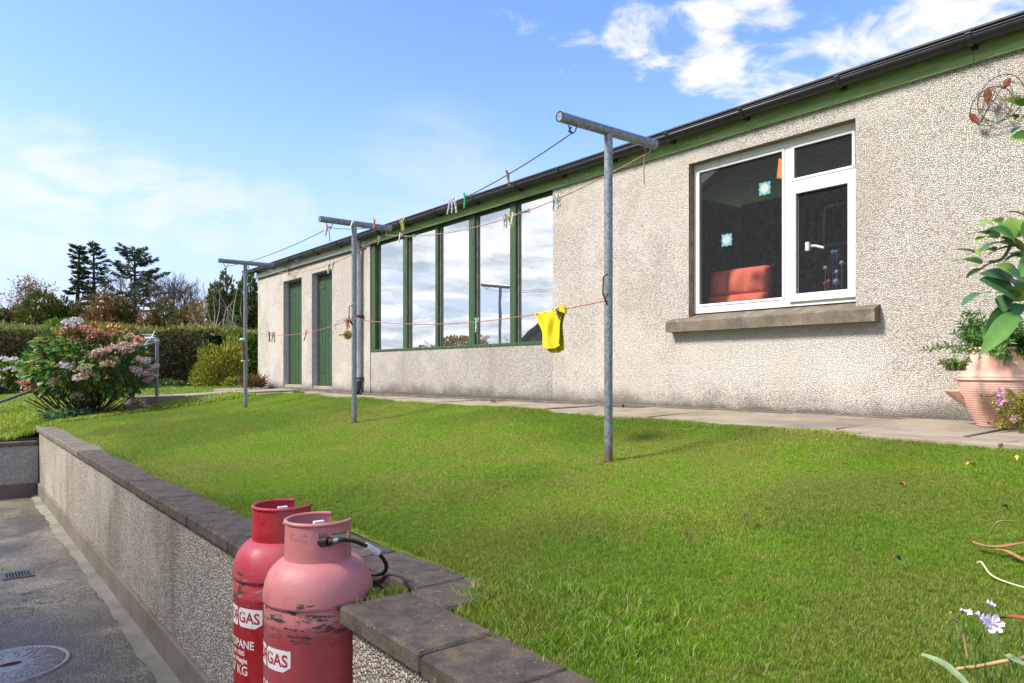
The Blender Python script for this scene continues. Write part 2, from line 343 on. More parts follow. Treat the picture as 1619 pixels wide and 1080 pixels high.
# ------------------------------------------------------------------ ground
def sst(a, b, x):
    t = np.clip((x - a) / (b - a), 0, 1); return t*t*(3-2*t)
def z_lawn(X, Y):
    X = np.asarray(X, float); Y = np.asarray(Y, float)
    return -.80 + (np.clip(X, 1.2, 4.25) - 1.3)*.127 + .052*np.clip((X-3.6)/.6, 0, 1)*(1-sst(10.5, 12.5, Y)) - .16*np.clip((X-4.27)/.3, 0, 1) + .003*(np.minimum(Y, 10.5)-3) - .020*np.clip((Y-10.5)/2.5, 0, 1) + .010*np.sin(X*2.1+Y*.9) + .006*np.sin(Y*2.3 - X)
def z_far(X, Y):
    X = np.asarray(X, float); Y = np.asarray(Y, float)
    near = z_lawn(X, Y)*sst(.6, 1.4, X) + (-.975)*(1-sst(.6, 1.4, X))
    far = -.72 + .055*np.clip(X, -2, 8); t = sst(12.6, 20, Y)
    return near*(1-t) + far*t
def gh(X, Y): return float(z_far(X, Y) if Y > 12.5 else z_lawn(X, Y))
def sheet(name, xs, ys, fz, m, keep=None):
    XX, YY = np.meshgrid(xs, ys); ZZ = fz(XX, YY) + 0*XX; nx, ny = len(xs), len(ys)
    V = np.stack([XX, YY, ZZ], -1).reshape(-1, 3); i = np.arange(nx-1); j = np.arange(ny-1); I, J = np.meshgrid(i, j); a = (J*nx+I)
    if keep is not None:
        xc = (XX[:-1, :-1] + XX[1:, 1:])/2; yc = (YY[:-1, :-1]+YY[1:, 1:])/2; a = a[keep(xc, yc)]
    a = a.ravel(); T = np.concatenate([np.stack([a, a+1, a+nx+1], 1), np.stack([a, a+nx+1, a+nx], 1)])
    me = tri_mesh(name, V, T, smooth=True); me.materials.append(m); o = link(name, me); o['kind'] = 'structure'; return o
def lawn_mat(name):
    t = NT(name); n = t.noise(1.4, 6, .6); col = t.mix(t.rng(n, .35, .65), (.15, .22, .015), (.11, .19, .012))
    col = t.mix(t.rng(t.noise(9, 6, .7), .5, .72, 0, .6), col, (.12, .115, .035))
    return t.fin(col, .9, t.bump(t.noise(70, 5, .7), .02), spec=.2)
M['lawn'] = lawn_mat('turf')
RX0, RX1, RY0, RY1 = 1.04, 1.36, 2.27, 3.30        # the niche for the gas cylinders in the retaining wall
sheet('ground', np.linspace(-700, 700, 15), np.linspace(-700, 900, 17), lambda x, y: -1.95, M['lawn'])
sheet('lawn', np.concatenate([np.arange(1.25, 1.66, .05), np.arange(1.75, 4.36, .1)]), np.arange(-1.0, 12.61, .1), z_lawn, M['lawn'],
      lambda x, y: ~((x < 1.55) & (y > 2.1) & (y < 3.45)))
sheet('field', np.concatenate([[-400, -200, -80, -30, -12], np.arange(-6, 9.1, .3), [12, 20, 40, 90, 200, 500]]),
      np.concatenate([np.arange(12.5, 22.1, .3), [24, 28, 34, 45, 70, 120, 220, 450, 900]]), z_far, M['lawn'])
sheet('yard', np.linspace(-9, 1.09, 12), np.linspace(-9, 12.6, 16), lambda x, y: -1.75, M['yard'])
# pale mortar fillet along the foot of the wall, with a ragged edge
mb = MB(); n = 120; V = []; prev = .0
for i in range(n+1):
    y = 2.0 + (12.3-2.0)*i/n; prev = prev*.7 + random.uniform(-.018, .018); V += [(.955 + prev*.7, y, -1.745), (1.055, y, -1.735)]
mb.add(V, [(2*i, 2*i+1, 2*i+3, 2*i+2) for i in range(n)]); tag(mb.build('gutter_strip', M['mortar']), kind='structure')
mb = MB()
def ridge(x0, y0, x1, y1, h, n=40):
    V = []; 
    for i in range(n+1):
        t = i/n; x = x0+(x1-x0)*t; y = y0+(y1-y0)*t; hh = h*(.6+.4*math.sin(t*7+1)*math.sin(t*3.1)+.2*math.sin(t*17))
        V += [(x, y, -2), (x*1.15, y*1.15, hh), (x*1.5, y*1.5, -2)]
    mb.add(V, [(3*i+k, 3*i+k+1, 3*i+k+4, 3*i+k+3) for i in range(n) for k in (0, 1)], True)
ridge(-300, 20, -120, 420, 12); ridge(-300, 20, -250, -250, 10)
tag(mb.build('hills', simple('far_hills', (.06, .09, .05), .95, .4, .02)), kind='structure')

# ------------------------------------------------------------------ paths
def zpath(X, Y): return -.372 + .02*(X-4.25) - .0045*(Y-3) + (0.02 if Y > 12.2 else 0)
def slab(x0, x1, y0, y1, name='paving_slab', top=None, thick=.055, parent=None, m=None):
    bm = bmesh.new(); bmesh.ops.create_cube(bm, size=1); g = .012
    for q in bm.verts:
        q.co = Vector((x0+g if q.co.x < 0 else x1-g, y0+g if q.co.y < 0 else y1-g, q.co.z))
    t = [random.uniform(-.010, .010) for _ in range(4)]
    for q in bm.verts:
        k = (1 if q.co.x > (x0+x1)/2 else 0) + (2 if q.co.y > (y0+y1)/2 else 0)
        z = (zpath(q.co.x, (y0+y1)/2) if top is None else top(q.co.x, q.co.y)) + t[k]; q.co.z = z if q.co.z > 0 else z-thick
        q.co.x += random.uniform(-.004, .004); q.co.y += random.uniform(-.004, .004)
    bmesh.ops.bevel(bm, geom=bm.edges[:], offset=.004, segments=1, affect='EDGES')
    me = bpy.data.meshes.new(name); bm.to_mesh(me); bm.free(); return link(name, me, parent, m or M['slab'])
mb = MB(); V = []
for i in range(60):
    y = -1 + 15*i/59; V += [(4.28, y, zpath(4.28, y)-.022), (5.6, y, zpath(5.6, y)-.022)]
mb.add(V, [(2*i, 2*i+1, 2*i+3, 2*i+2) for i in range(59)]); path = tag(mb.build('path', M['soil']), kind='structure')
y = -.62
while y < 13.6:
    L = random.choice([.74, .76, .9]); slab(4.49, 5.515, y, min(y+L, 13.75), parent=path); y += L
y = -.9
while y < 13.5:
    L = random.choice([.75, .9, .62]); slab(4.20 + random.uniform(-.02, .02), 4.485, y, min(y+L, 13.7), parent=path); y += L
slab(5.505, 5.555, -1, 5.2, 'path_edging', lambda X, Y: zpath(X, 3)+.018, parent=path, m=M['kerb'])
slab(5.505, 5.555, 5.2, 12.3, 'path_edging', lambda X, Y: zpath(X, Y)+.018, parent=path, m=M['kerb'])
# raised concrete path crossing behind the far post
zc = lambda X, Y: -.455 + .037*(X-2.6)
mb = MB(); mb.box((2.62, 13.86, -1.0), (5.0, 14.85, -.5)); cp = tag(mb.build('footpath', M['kerb']), kind='structure')
for a, b in ((2.60, 3.42), (3.42, 4.25), (4.25, 5.54)): slab(a, b, 13.82, 14.88, 'paving_slab', zc, .1, cp)
slab(4.6, 5.54, 14.9, 16.4, 'paving_slab', lambda X, Y: -.36, .1, cp)

# ------------------------------------------------------------------ outbuilding
WX = 5.55
bld = empty('outbuilding', (WX, 8, -.4), 'long single storey outbuilding with cream pebbledash walls, green timber and black gutter', 'building')
def wall_grid(X, ys, zs, holes, m, name, depth, parent, reveal_m=None):
    """front face in a plane of constant X with rectangular openings and reveals"""
    ys = sorted(set(ys) | {h[0] for h in holes} | {h[1] for h in holes}); zs = sorted(set(zs) | {h[2] for h in holes} | {h[3] for h in holes})
    mb = MB(); V = [(X, y, z) for y in ys for z in zs]; nz = len(zs); Fc = []
    for i in range(len(ys)-1):
        for j in range(nz-1):
            yc, zc_ = (ys[i]+ys[i+1])/2, (zs[j]+zs[j+1])/2
            if any(h[0] < yc < h[1] and h[2] < zc_ < h[3] for h in holes): continue
            Fc.append((i*nz+j, i*nz+j+1, (i+1)*nz+j+1, (i+1)*nz+j))
    mb.add(V, Fc); o = mb.build(name, m, parent)
    for h in holes:
        r = MB(); y0, y1, z0, z1 = h[:4]; d = h[4] if len(h) > 4 else depth
        V = [(X, y0, z0), (X, y1, z0), (X, y1, z1), (X, y0, z1)]; V += [(X+d, q[1], q[2]) for q in V]
        r.add(V, [(0, 1, 5, 4), (1, 2, 6, 5), (2, 3, 7, 6), (3, 0, 4, 7)]); r.build('reveal', reveal_m or m, o)
    return o
D1 = (13.802, 14.78, -.30, 1.865); D2 = (12.386, 13.304, -.31, 1.875)
WIN = (2.79, 4.385, .50, 1.962); BIG = (6.33, 10.90, -.6, 2.30)
wallA = wall_grid(WX, [10.90, 16.32], [-.6, 2.30], [D1+(.14,), D2+(.14,)], M['harl'], 'wall', .14, bld, M['shaded_reveal'])
wallB = wall_grid(WX, [-2.5, 6.33], [-.6, 2.30], [WIN+(.11,)], M['harl'], 'wall', .14, bld, M['shaded_reveal'])
for sgn, yy in ((1, 10.90), (-1, 6.33)):
    r = MB(); r.box((WX+.001, yy, -.6), (WX+.24, yy+.02*sgn, 2.30)); r.build('reveal', M['harl'], wallA if sgn > 0 else wallB)
for r_ in list(wallB.children)[:1]:
    ymid = sum(v.co.y for v in r_.data.vertices)/8
    if ymid < 11.5: r_.data.materials[0] = M['harl'] if ymid > 5.5 else simple('brown_reveal', (.20, .155, .105), .8, .3)
mb = MB(); mb.box((WX+.012, 6.30, -.6), (WX+.2, 10.90, .325)); mb.build('infill_wall', M['infill'], bld)
mb = MB(); mb.box((WX+.25, -2.5, -.6), (WX+.27, 2.6, 2.3)); mb.box((WX+.25, 4.6, -.6), (WX+.27, 6.2, 2.3)); mb.box((WX+.22, 2.6, -.6), (WX+.27, 4.6, .42)); mb.box((WX+.22, 2.6, 2.02), (WX+.27, 4.6, 2.3))
mb.box((WX+.15, 12.2, -.6), (WX+.27, 16.3, 2.3)) if False else None
mb.box((11.0, -2.5, -.6), (11.2, 16.3, 2.3)); mb.box((WX+.01, 16.1, -.6), (11.2, 16.32, 2.3)); mb.box((WX+.01, -2.7, -.6), (11.2, -2.5, 2.3))
mb.build('inner_and_rear_walls', M['harl'], bld)
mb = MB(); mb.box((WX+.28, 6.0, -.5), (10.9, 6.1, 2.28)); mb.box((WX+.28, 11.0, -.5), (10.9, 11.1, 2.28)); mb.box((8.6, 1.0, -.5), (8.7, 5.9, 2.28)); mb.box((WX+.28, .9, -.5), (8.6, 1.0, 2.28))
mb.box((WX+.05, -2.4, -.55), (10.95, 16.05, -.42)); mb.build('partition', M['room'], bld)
mb = MB(); mb.add([(5.45, -2.9, 2.302), (5.45, 16.6, 2.302), (11.6, 16.6, 3.0), (11.6, -2.9, 3.0), (5.45, -2.9, 2.315), (5.45, 16.6, 2.315), (11.6, 16.6, 3.04), (11.6, -2.9, 3.04)],
       [(0, 1, 2, 3), (4, 5, 6, 7), (0, 1, 5, 4), (1, 2, 6, 5), (2, 3, 7, 6), (3, 0, 4, 7)]); mb.build('roof', M['slate'], bld)
mb = MB(); mb.box((WX-.028, -2.8, 2.105), (WX-.002, 1.96, 2.285)); mb.build('fascia_board', M['fascia'], bld)
mb = MB(); mb.box((WX-.026, 1.965, 2.105), (WX-.002, 7.25, 2.285)); mb.build('fascia_board', M['fascia'], bld)
mb = MB(); mb.box((WX-.028, 7.255, 2.10), (WX-.002, 11.02, 2.285)); mb.build('fascia_board', M['fascia'], bld)
mb = MB(); mb.box((WX-.030, 11.04, 2.095), (WX-.003, 16.34, 2.285)); tag(mb.build('fascia_board', M['fascia_pale'], bld), 'faded pale green fascia board above the doors')
mb = MB(); mb.box((WX-.040, 11.04, 2.078), (WX-.001, 16.34, 2.0935)); mb.build('drip_batten', M['iron'], bld)
# gutter
gut = None; mb = MB(); GX, GZ, GR = 5.455, 2.255, .056; V = []; n = 10; ys = [-2.9, 16.72]
for y in ys:
    for rr in (GR, GR-.004):
        V += [(GX+rr*math.cos(math.pi+math.pi*j/n), y, GZ+rr*math.sin(math.pi+math.pi*j/n)) for j in range(n+1)]
m1 = n+1; Fc = []
for j in range(n): Fc += [(j, j+1, 2*m1+j+1, 2*m1+j), (m1+j, m1+j+1, 3*m1+j+1, 3*m1+j), (j, j+1, m1+j+1, m1+j), (2*m1+j, 2*m1+j+1, 3*m1+j+1, 3*m1+j)]
Fc += [(0, m1, 3*m1, 2*m1), (n, m1+n, 3*m1+n, 2*m1+n)]; mb.add(V, Fc, True)
mb.tube([(GX-GR-.001, ys[0], GZ+.003), (GX-GR-.001, ys[1], GZ+.003)], .005, 6)
for e in (-2.9, 16.72): mb.add([(GX, e, GZ)] + [(GX+GR*math.cos(math.pi+math.pi*j/n), e, GZ+GR*math.sin(math.pi+math.pi*j/n)) for j in range(n+1)], [(0, j+1, j+2) for j in range(n)])
gut = mb.build('gutter', M['gutter'], bld)
bme = None
for y in [-.55, .27, 1.1, 1.95, 2.86, 3.72, 4.53, 5.3, 6.08, 6.86, 7.75, 8.67, 9.55, 10.4, 11.9, 12.9, 14.1, 15.2, 16.1]:
    if bme is None:
        b = MB(); k = 12; V = []
        for yy in (-.016, .016):
            for rr in (GR+.008, GR-.006): V += [(rr*math.cos(math.pi*.93+math.pi*1.05*j/k), yy, rr*math.sin(math.pi*.93+math.pi*1.05*j/k)) for j in range(k+1)]
        q = k+1; Fc = []
        for j in range(k): Fc += [(j, j+1, 2*q+j+1, 2*q+j), (j, j+1, q+j+1, q+j), (2*q+j, 2*q+j+1, 3*q+j+1, 3*q+j)]
        b.add(V, Fc); b.box((.03, -.018, -.07), (.072, .018, -.02)); b.tube([(-GR-.006, -.018, .006), (-GR-.006, .018, .006)], .009, 6)
        o = b.build('gutter_bracket', M['gutter'], gut); bme = o.data
    else: o = link('gutter_bracket', bme, gut)
    o.location = (GX, y, GZ)
for y in (3.70+8.0, 4.9+8.6):
    b = MB(); b.lathe([(GR+.007, -.035), (GR+.007, .035)], n=14, t0=math.pi*.98, t1=math.pi*2.02); o = b.build('gutter_joint', M['gutter'], gut)
    o.rotation_euler = (R(90), 0, 0); o.location = (GX, y, GZ)
    for v in o.data.vertices: v.co = Vector((v.co.x, v.co.z, v.co.y)) if False else v.co
for o in [c for c in gut.children if c.name.startswith('gutter_joint')]:
    o.rotation_euler = (0, 0, 0)
    for v in o.data.vertices: v.co = Vector((v.co.x, v.co.z, v.co.y))
# downpipe
dp = MB(); DY = 11.20; dp.tube([(5.455, DY, 2.20), (5.455, DY, 2.10), (5.475, DY, 2.02), (5.487, DY, 1.9), (5.487, DY, -.17)], .046, 14)
dpo = dp.build('downpipe', M['pipe'], bld)
b = MB(); b.tube([(5.487, DY, -.15), (5.487, DY, -.27), (5.470, DY, -.325), (5.43, DY, -.35)], .050, 14); b.build('shoe', M['gutter'], dpo)
b = MB(); b.tube([(5.455, DY, 2.245), (5.455, DY, 2.12)], .045, 14); b.build('outlet', M['gutter'], dpo)
for z in (.93, -.11):
    b = MB(); b.tube([(5.487, DY, z-.016), (5.487, DY, z+.016)], .051, 14); b.box((5.50, DY-.09, z-.015), (5.548, DY+.06, z+.015)); b.build('pipe_clip', M['gutter'], dpo)
# doors made of vertical boards
def door(h, label):
    y0, y1, z0, z1 = h; X = WX+.14
    d = MB(); d.box((X+.012, y0+.002, z0+.045), (X+.035, y1-.002, z1-.03)); do = tag(d.build('door', M['black'], bld), label)
    k = 6; ww = (y1-y0-.08)/k
    for i in range(k):
        b = MB(); b.box((X-.012+random.uniform(0, .004), y0+.04+i*ww+.005, z0+.05), (X+.011, y0+.04+(i+1)*ww-.005, z1-.055), .004); b.build('board', M['door'], do)
    b = MB(); b.box((X-.03, y0, z0+.05), (X+.01, y0+.036, z1-.04)); b.box((X-.03, y1-.036, z0+.05), (X+.01, y1, z1-.04)); b.box((X-.03, y0, z1-.04), (X+.01, y1, z1-.004)); b.build('door_frame', M['fascia_pale'] if False else M['frame_grey'], do)
    b = MB(); b.box((WX+.03, y0+.002, z0-.03), (X+.04, y1-.002, z0+.045), .005); b.build('threshold', M['slab'], do)
    for z in (z1-.28, z0+.32):
        b = MB(); b.box((X-.019, y1-.30, z-.015), (X-.012, y1-.05, z+.015)); b.build('hinge', M['frame_g'], do)
    b = MB(); b.box((X-.03, y0+.10, .55), (X-.012, y0+.15, .62)); b.build('latch', M['galv'], do)
door(D1, 'narrow green boarded door nearer the end of the building'); door(D2, 'narrow green boarded door nearer the downpipe')
# large glazed opening
big = MB(); GXb = 5.625
big.box((GXb-.055, 10.76, .335), (GXb+.03, 10.895, 2.12)); bw = tag(big.build('window', M['frame_g'], bld), 'large green framed window of five tall panes')
mul = [(637, 648), (688, 697), (741, 755), (806, 820)]; edges = [(10.76, None)]
for a, b_ in mul:
    ya = wx(a, 500, GXb-.05).y; yb = wx(b_, 500, GXb).y
    b = MB(); b.box((GXb-.05, yb, .36), (GXb+.04, ya, 2.12), .004); b.build('mullion', M['frame_g'], bw)
    b = MB(); b.box((GXb-.018, yb-.022, .37), (GXb-.001, yb-.001, 2.10)); b.build('glazing_bead', M['frame_grey'], bw); edges.append((yb-.001, ya))
b = MB(); b.box((GXb-.07, 6.335, .322), (GXb+.04, 10.89, .362), .004); b.build('bottom_rail', M['frame_g'], bw)
b = MB(); b.box((GXb-.03, 6.335, 2.085), (GXb+.04, 10.75, 2.12)); b.build('head_rail', M['frame_g'], bw)
ystart = 10.76
for i in range(5):
    hi = ystart; lo = edges[i+1][1] if i < 4 else 6.30
    b = MB(); b.add([(GXb, lo, .362), (GXb, hi, .362), (GXb, hi, 2.085), (GXb, lo, 2.085)], [(0, 1, 2, 3)]); b.build('pane', M['glass_big'], bw)
    if i < 4: ystart = edges[i+1][0]
# white window
fx = 5.625
b = MB(); o4 = lambda y0, y1, z0, z1, t=.0, d=.06: b.box((fx-t, y0, z0), (fx+d, y1, z1), .004)
o4(4.343, 4.383, .549, 1.962); o4(2.79, 4.343, 1.90, 1.962); o4(2.79, 4.343, .549, .610); o4(3.372, 3.435, .61, 1.90); o4(2.79, 2.83, .61, 1.90); o4(2.83, 3.372, 1.545, 1.598)
ww_ = tag(b.build('window', M['upvc'], bld), 'white plastic window with a fixed pane, a fanlight and a casement')
def ring(name, y0, y1, z0, z1, w, t, mt, par, d=.03):
    b = MB(); b.box((fx-t, y0, z0), (fx+d, y0+w, z1), .003); b.box((fx-t, y1-w, z0), (fx+d, y1, z1), .003)
    b.box((fx-t+.0005, y0+w, z1-w), (fx+d, y1-w, z1), .003); b.box((fx-t+.0005, y0+w, z0), (fx+d, y1-w, z0+w), .003); return b.build(name, mt, par)
ring('glazing_frame', 3.437, 4.341, .612, 1.898, .022, .006, M['upvc'], ww_); ring('fanlight_frame', 2.832, 3.370, 1.60, 1.898, .022, .006, M['upvc'], ww_)
ring('casement', 2.815, 3.39, .585, 1.552, .066, .022, M['upvc'], ww_)
for i, (y0, y1, z0, z1) in enumerate(((3.459, 4.319, .634, 1.876), (2.854, 3.348, 1.622, 1.876), (2.881, 3.324, .651, 1.486))):
    b = MB(); X = fx+.012-(.01 if i == 2 else 0); b.add([(X, y0, z0), (X, y1, z0), (X, y1, z1), (X, y0, z1)], [(0, 1, 2, 3)]); b.build('pane', M['glass'], ww_)
    b = MB(); q = .006
    for a in ((y0, y0+q, z0, z1), (y1-q, y1, z0, z1), (y0+q, y1-q, z0, z0+q), (y0+q, y1-q, z1-q, z1)): b.box((X-.006, a[0], a[2]), (X-.001, a[1], a[3]))
    b.build('rubber_seal', M['rubber'], ww_)
b = MB(); b.box((fx+.035, 3.24, 1.01), (fx+.06, 3.27, 1.08)); b.tube([(fx+.07, 3.255, 1.05), (fx+.075, 3.20, 1.045), (fx+.075, 3.13, 1.02)], .011, 8); b.build('handle', M['upvc'], ww_)
b = MB(); b.box((fx+.06, 2.8, .56), (fx+.23, 4.38, .60)); b.build('window_board', M['soffit'], ww_)
b = MB(); sx0, sx1, sy0, sy1 = 5.455, 5.64, 2.60, 4.585
b.add([(sx0, sy0, .378), (sx0, sy1, .378), (sx0, sy1, .470), (sx0, sy0, .470), (sx0+.012, sy0, .482), (sx0+.012, sy1, .482), (WX+.1, sy1, .545), (WX+.1, sy0, .545), (WX+.1, sy0, .378), (WX+.1, sy1, .378)],
      [(0, 1, 2, 3), (3, 2, 5, 4), (4, 5, 6, 7), (7, 6, 9, 8), (8, 9, 1, 0), (0, 3, 4, 7, 8), (1, 9, 6, 5, 2)]); b.build('sill', M['sill'], ww_)
# bracket on the fascia
b = MB(); q = [wx(447, 421, 5.50), wx(455, 428, 5.42), wx(462, 416, 5.44), wx(470, 411, 5.42)]
b.tube([q[0], wx(452, 426, 5.45), q[1]], .009, 6); b.tube([wx(449, 417, 5.42), q[0], wx(449, 417, 5.52)], .008, 6); b.tube([q[1], wx(456, 435, 5.40)], .010, 6); b.tube([q[1], q[2], q[3], wx(472, 414, 5.42)], .008, 6); b.tube([q[1], (5.53, q[1].y, q[1].z)], .008, 6)
tag(b.build('wall_bracket', M['iron']), 'dark metal bracket fixed below the gutter above the left green door', 'bracket')

# ------------------------------------------------------------------ house on the other side of the yard (seen in the window glass)
hs = empty('house', (-12, 12, -1.75), 'grey rendered gable house reflected in the window glass of the outbuilding', 'house')
b = MB(); G = [(1.0, -1.9), (25.0, -1.9), (25.0, .56), (7.5, 9.3), (1.0, 6.05)]; b.add([(-8.0, y, z) for y, z in G] + [(-16, y, z) for y, z in G], [(0, 1, 2, 3, 4), (9, 8, 7, 6, 5)] + [(i, (i+1) % 5, 5+(i+1) % 5, 5+i) for i in (0, 1, 4)]); b.build('wall', M['housew'], hs)  # ridge height and near slope, out of view, shaped to shade the yard
b = MB()
for sgn in (1, -1):
    a = (7.5, 9.32); c = (25.6, .28) if sgn > 0 else (.5, 5.82)
    b.add([(-7.7, a[0], a[1]), (-16.3, a[0], a[1]), (-16.3, c[0], c[1]), (-7.7, c[0], c[1]), (-7.7, a[0], a[1]+.16), (-16.3, a[0], a[1]+.16), (-16.3, c[0], c[1]+.16), (-7.7, c[0], c[1]+.16)],
          [(0, 1, 2, 3), (4, 5, 6, 7), (0, 3, 7, 4), (1, 2, 6, 5), (2, 3, 7, 6)])
b.build('roof', M['slate'], hs)
for (y, z) in ((19.0, -.2), (15.0, .6), (11.0, .6), (10.0, 4.0)):
    b = MB(); b.box((-7.99, y-.55, z-.6), (-7.94, y+.55, z+.6)); w_ = b.build('window', M['upvc'], hs)
    b = MB(); b.box((-7.939, y-.47, z-.52), (-7.93, y+.47, z+.52)); b.build('pane', simple('dark_pane', (.03, .035, .04), .1), w_)

# ------------------------------------------------------------------ retaining wall
rw = empty('retaining_wall', (1.1, 5, -1.75), 'low pebbledash retaining wall with dark concrete coping between yard and lawn', 'wall')
ZT, ZB = -.78, -.845
b = MB()
fc = [(1.07, 2.24, 1.30, -2.5), ]                                   # near stretch, far stretch and the niche
for p0, p1 in (((1.075, -2.5), (1.25, 2.235)), ((1.075, 3.33), (1.25, 12.27)), ((1.39, 2.235), (1.57, 3.33)), ((1.252, 2.08), (1.57, 2.2345)), ((1.252, 3.3305), (1.57, 3.5))):
    b = MB(); b.box((*p0, -1.8), (*p1, ZB+.003)); b.build('wall', M['yardwall'], rw)
b = MB(); b.box((1.048, -2.5, -1.8), (1.074, 2.26, -1.565), .004); b.box((1.048, 3.31, -1.8), (1.074, 12.25, -1.565), .004); b.build('plinth', M['plinth'], rw)
def cope(x0, x1, y0, y1, m=M['coping'], zt=ZT, zb=ZB, par=None):
    b = MB(); d = random.uniform(-.002, .002); b.box((x0+random.uniform(-.002, .002), y0+.004, zb+d), (x1, y1-.004, zt+d), .009, .0012); return b.build('coping_stone', m, par or rw)
ys = [-2.2, -1.6, -1.0, -.4, .15, .65, 1.10, 1.42, 1.744, 2.27]
for a, c in zip(ys, ys[1:]): cope(1.04, 1.305, a, c)
cope(1.308, 1.60, 2.02, 2.268); cope(1.345, 1.60, 2.272, 2.80); cope(1.345, 1.60, 2.80, 3.28); cope(1.308, 1.60, 3.284, 3.54)
ys = [3.28, 3.472, 4.195, 4.855, 5.75, 6.70, 7.5, 8.27, 9.1, 9.9, 10.7, 11.5, 12.27]
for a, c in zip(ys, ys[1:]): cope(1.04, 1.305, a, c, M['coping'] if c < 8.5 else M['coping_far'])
lw_ = empty('yard_end_wall', (0, 12.4, -1.75), 'lower pebbledash wall closing the far end of the yard at the left', 'wall')
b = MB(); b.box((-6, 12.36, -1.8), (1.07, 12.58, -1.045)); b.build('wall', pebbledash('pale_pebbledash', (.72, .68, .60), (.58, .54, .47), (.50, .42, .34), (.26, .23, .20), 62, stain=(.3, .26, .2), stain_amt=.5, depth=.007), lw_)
b = MB(); b.box((-6, 12.33, -1.8), (1.045, 12.359, -1.58), .004); b.build('plinth', M['plinth'], lw_)
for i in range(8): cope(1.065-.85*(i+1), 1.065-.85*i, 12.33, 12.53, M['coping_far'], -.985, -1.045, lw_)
b = MB(); b.box((-6, 12.54, -1.2), (1.3, 12.60, -.945), .004); b.build('back_kerb', M['kerb'], lw_)

# ------------------------------------------------------------------ clothes posts
POSTS = [(3.235, 3.17, 2.825, 3.671, 1.487, 'galvanised clothes post with T bar standing nearest in front of the white window'),
         (3.31, 6.85, 2.938, 3.734, 1.515, 'galvanised clothes post with T bar in the middle, by the downpipe'),
         (3.366, 10.42, 2.998, 3.77, 1.54, 'galvanised clothes post with T bar farthest away near the end of the building')]
posts = []
for i, (X, Y, xa, xb, zt, lab) in enumerate(POSTS):
    zb = gh(X, Y); e = empty('clothes_post', (X, Y, zb), lab, 'clothes post', 'clothes posts on the lawn'); posts.append(e)
    b = MB(); b.tube([(X, Y, zb-.15), (X, Y, zt-.02)], .0265, 20); b.build('pole', M['galv'], e)
    b = MB(); r = .031
    b.tube([(xa, Y-.004, zt), (xb, Y+.004, zt)], r, 20, caps=False); b.tube([(xa+.002, Y-.004, zt), (xb-.002, Y+.004, zt)], r-.006, 14); b.build('crossbar', M['galv'], e)
    b = MB(); b.tube([(X, Y, zb-.02), (X, Y, zb+.012)], [.05, .034], 16); b.build('footing', M['soil'], e)
    for xh in (xa+.10, xb-.09):
        b = MB(); pts = [(xh-.035, Y-.01, zt-r), (xh-.02, Y-.01, zt-r-.035), (xh, Y-.01, zt-r-.05), (xh+.02, Y-.01, zt-r-.035), (xh+.035, Y-.01, zt-r)]; b.tube(pts, .0045, 6); b.build('hook', M['galv'], e)
    if i < 2:
        b = MB(); zc2 = .44 if i == 0 else .52; x0 = X-.028
        b.tube([(x0, Y-.02, zc2+.16), (x0-.035, Y-.02, zc2+.14), (x0-.04, Y-.02, zc2+.04), (x0-.02, Y-.02, zc2), (x0, Y-.02, zc2-.03)], .005, 6)
        b.tube([(x0, Y-.02, zc2+.04), (x0-.02, Y-.02, zc2+.0), (x0-.04, Y-.02, zc2+.05)], .004, 6); b.build('cleat', M['wire'], e)
hookz = [p[4]-.031-.045 for p in POSTS]
hA = [Vector((POSTS[i][2]+.10, POSTS[i][1]-.01, hookz[i])) for i in range(3)]
hB = [Vector((POSTS[i][3]-.09, POSTS[i][1]-.01, hookz[i])) for i in range(3)]
hCc = [Vector((3.21, 3.15, .44)), Vector((3.285, 6.83, .545)), Vector((3.34, 10.4, .60))]
def sagline(a, b, sag, n=26):
    return [a.lerp(b, t/n) - Vector((0, 0, 4*sag*(t/n)*(1-t/n))) for t in range(n+1)]
LINES = {'A': (sagline(hA[0], hA[1], .19), sagline(hA[1], hA[2], .055)), 'B': (sagline(hB[0], hB[1], .18), sagline(hB[1], hB[2], .17)),
         'C': (sagline(hCc[0], hCc[1], .10), sagline(hCc[1], hCc[2], .125))}
cord = {'A': simple('dark_cord', (.05, .05, .055), .7), 'B': simple('pink_cord', (.42, .17, .13), .8, .3, 60), 'C': simple('red_cord', (.40, .13, .11), .8, .3, 60)}
for k, lab in (('A', 'dark clothes line along the left ends of the T bars'), ('B', 'faded pink clothes line along the right ends of the T bars'), ('C', 'reddish clothes line strung low between the posts carrying the yellow cloth')):
    b = MB(); b.tube(LINES[k][0], .0036, 6); b.tube(LINES[k][1][1:], .0036, 6)
    if k == 'A': b.tube([hA[1]+Vector((0, 0, .02)), hA[1]+Vector((.02, 0, .0)), hA[1]+Vector((-.01, -.01, -.03)), hA[1]+Vector((.0, -.01, -.14))], .004, 5); b.tube([hA[0], hA[0]+Vector((-.03, 0, .0)), hA[0]+Vector((-.01, 0, .03))], .006, 5)
    if k == 'B': b.tube([hB[0], hB[0]+Vector((-.03, 0, -.03)), hB[0]+Vector((-.035, 0, -.12)), hB[0]+Vector((-.03, 0, -.20))], .004, 5)
    tag(b.build('clothes_line', cord[k]), lab, 'clothes line', 'clothes lines')
def on_line(k, px):
    best = None
    for span in LINES[k]:
        for a, c in zip(span, span[1:]):
            def sx(p): Z = p.x*S + p.y*C_; return CX + F*(p.x*C_-p.y*S)/Z
            xa, xc = sx(a), sx(c)
            if min(xa, xc) <= px <= max(xa, xc): return a.lerp(c, (px-xa)/(xc-xa))
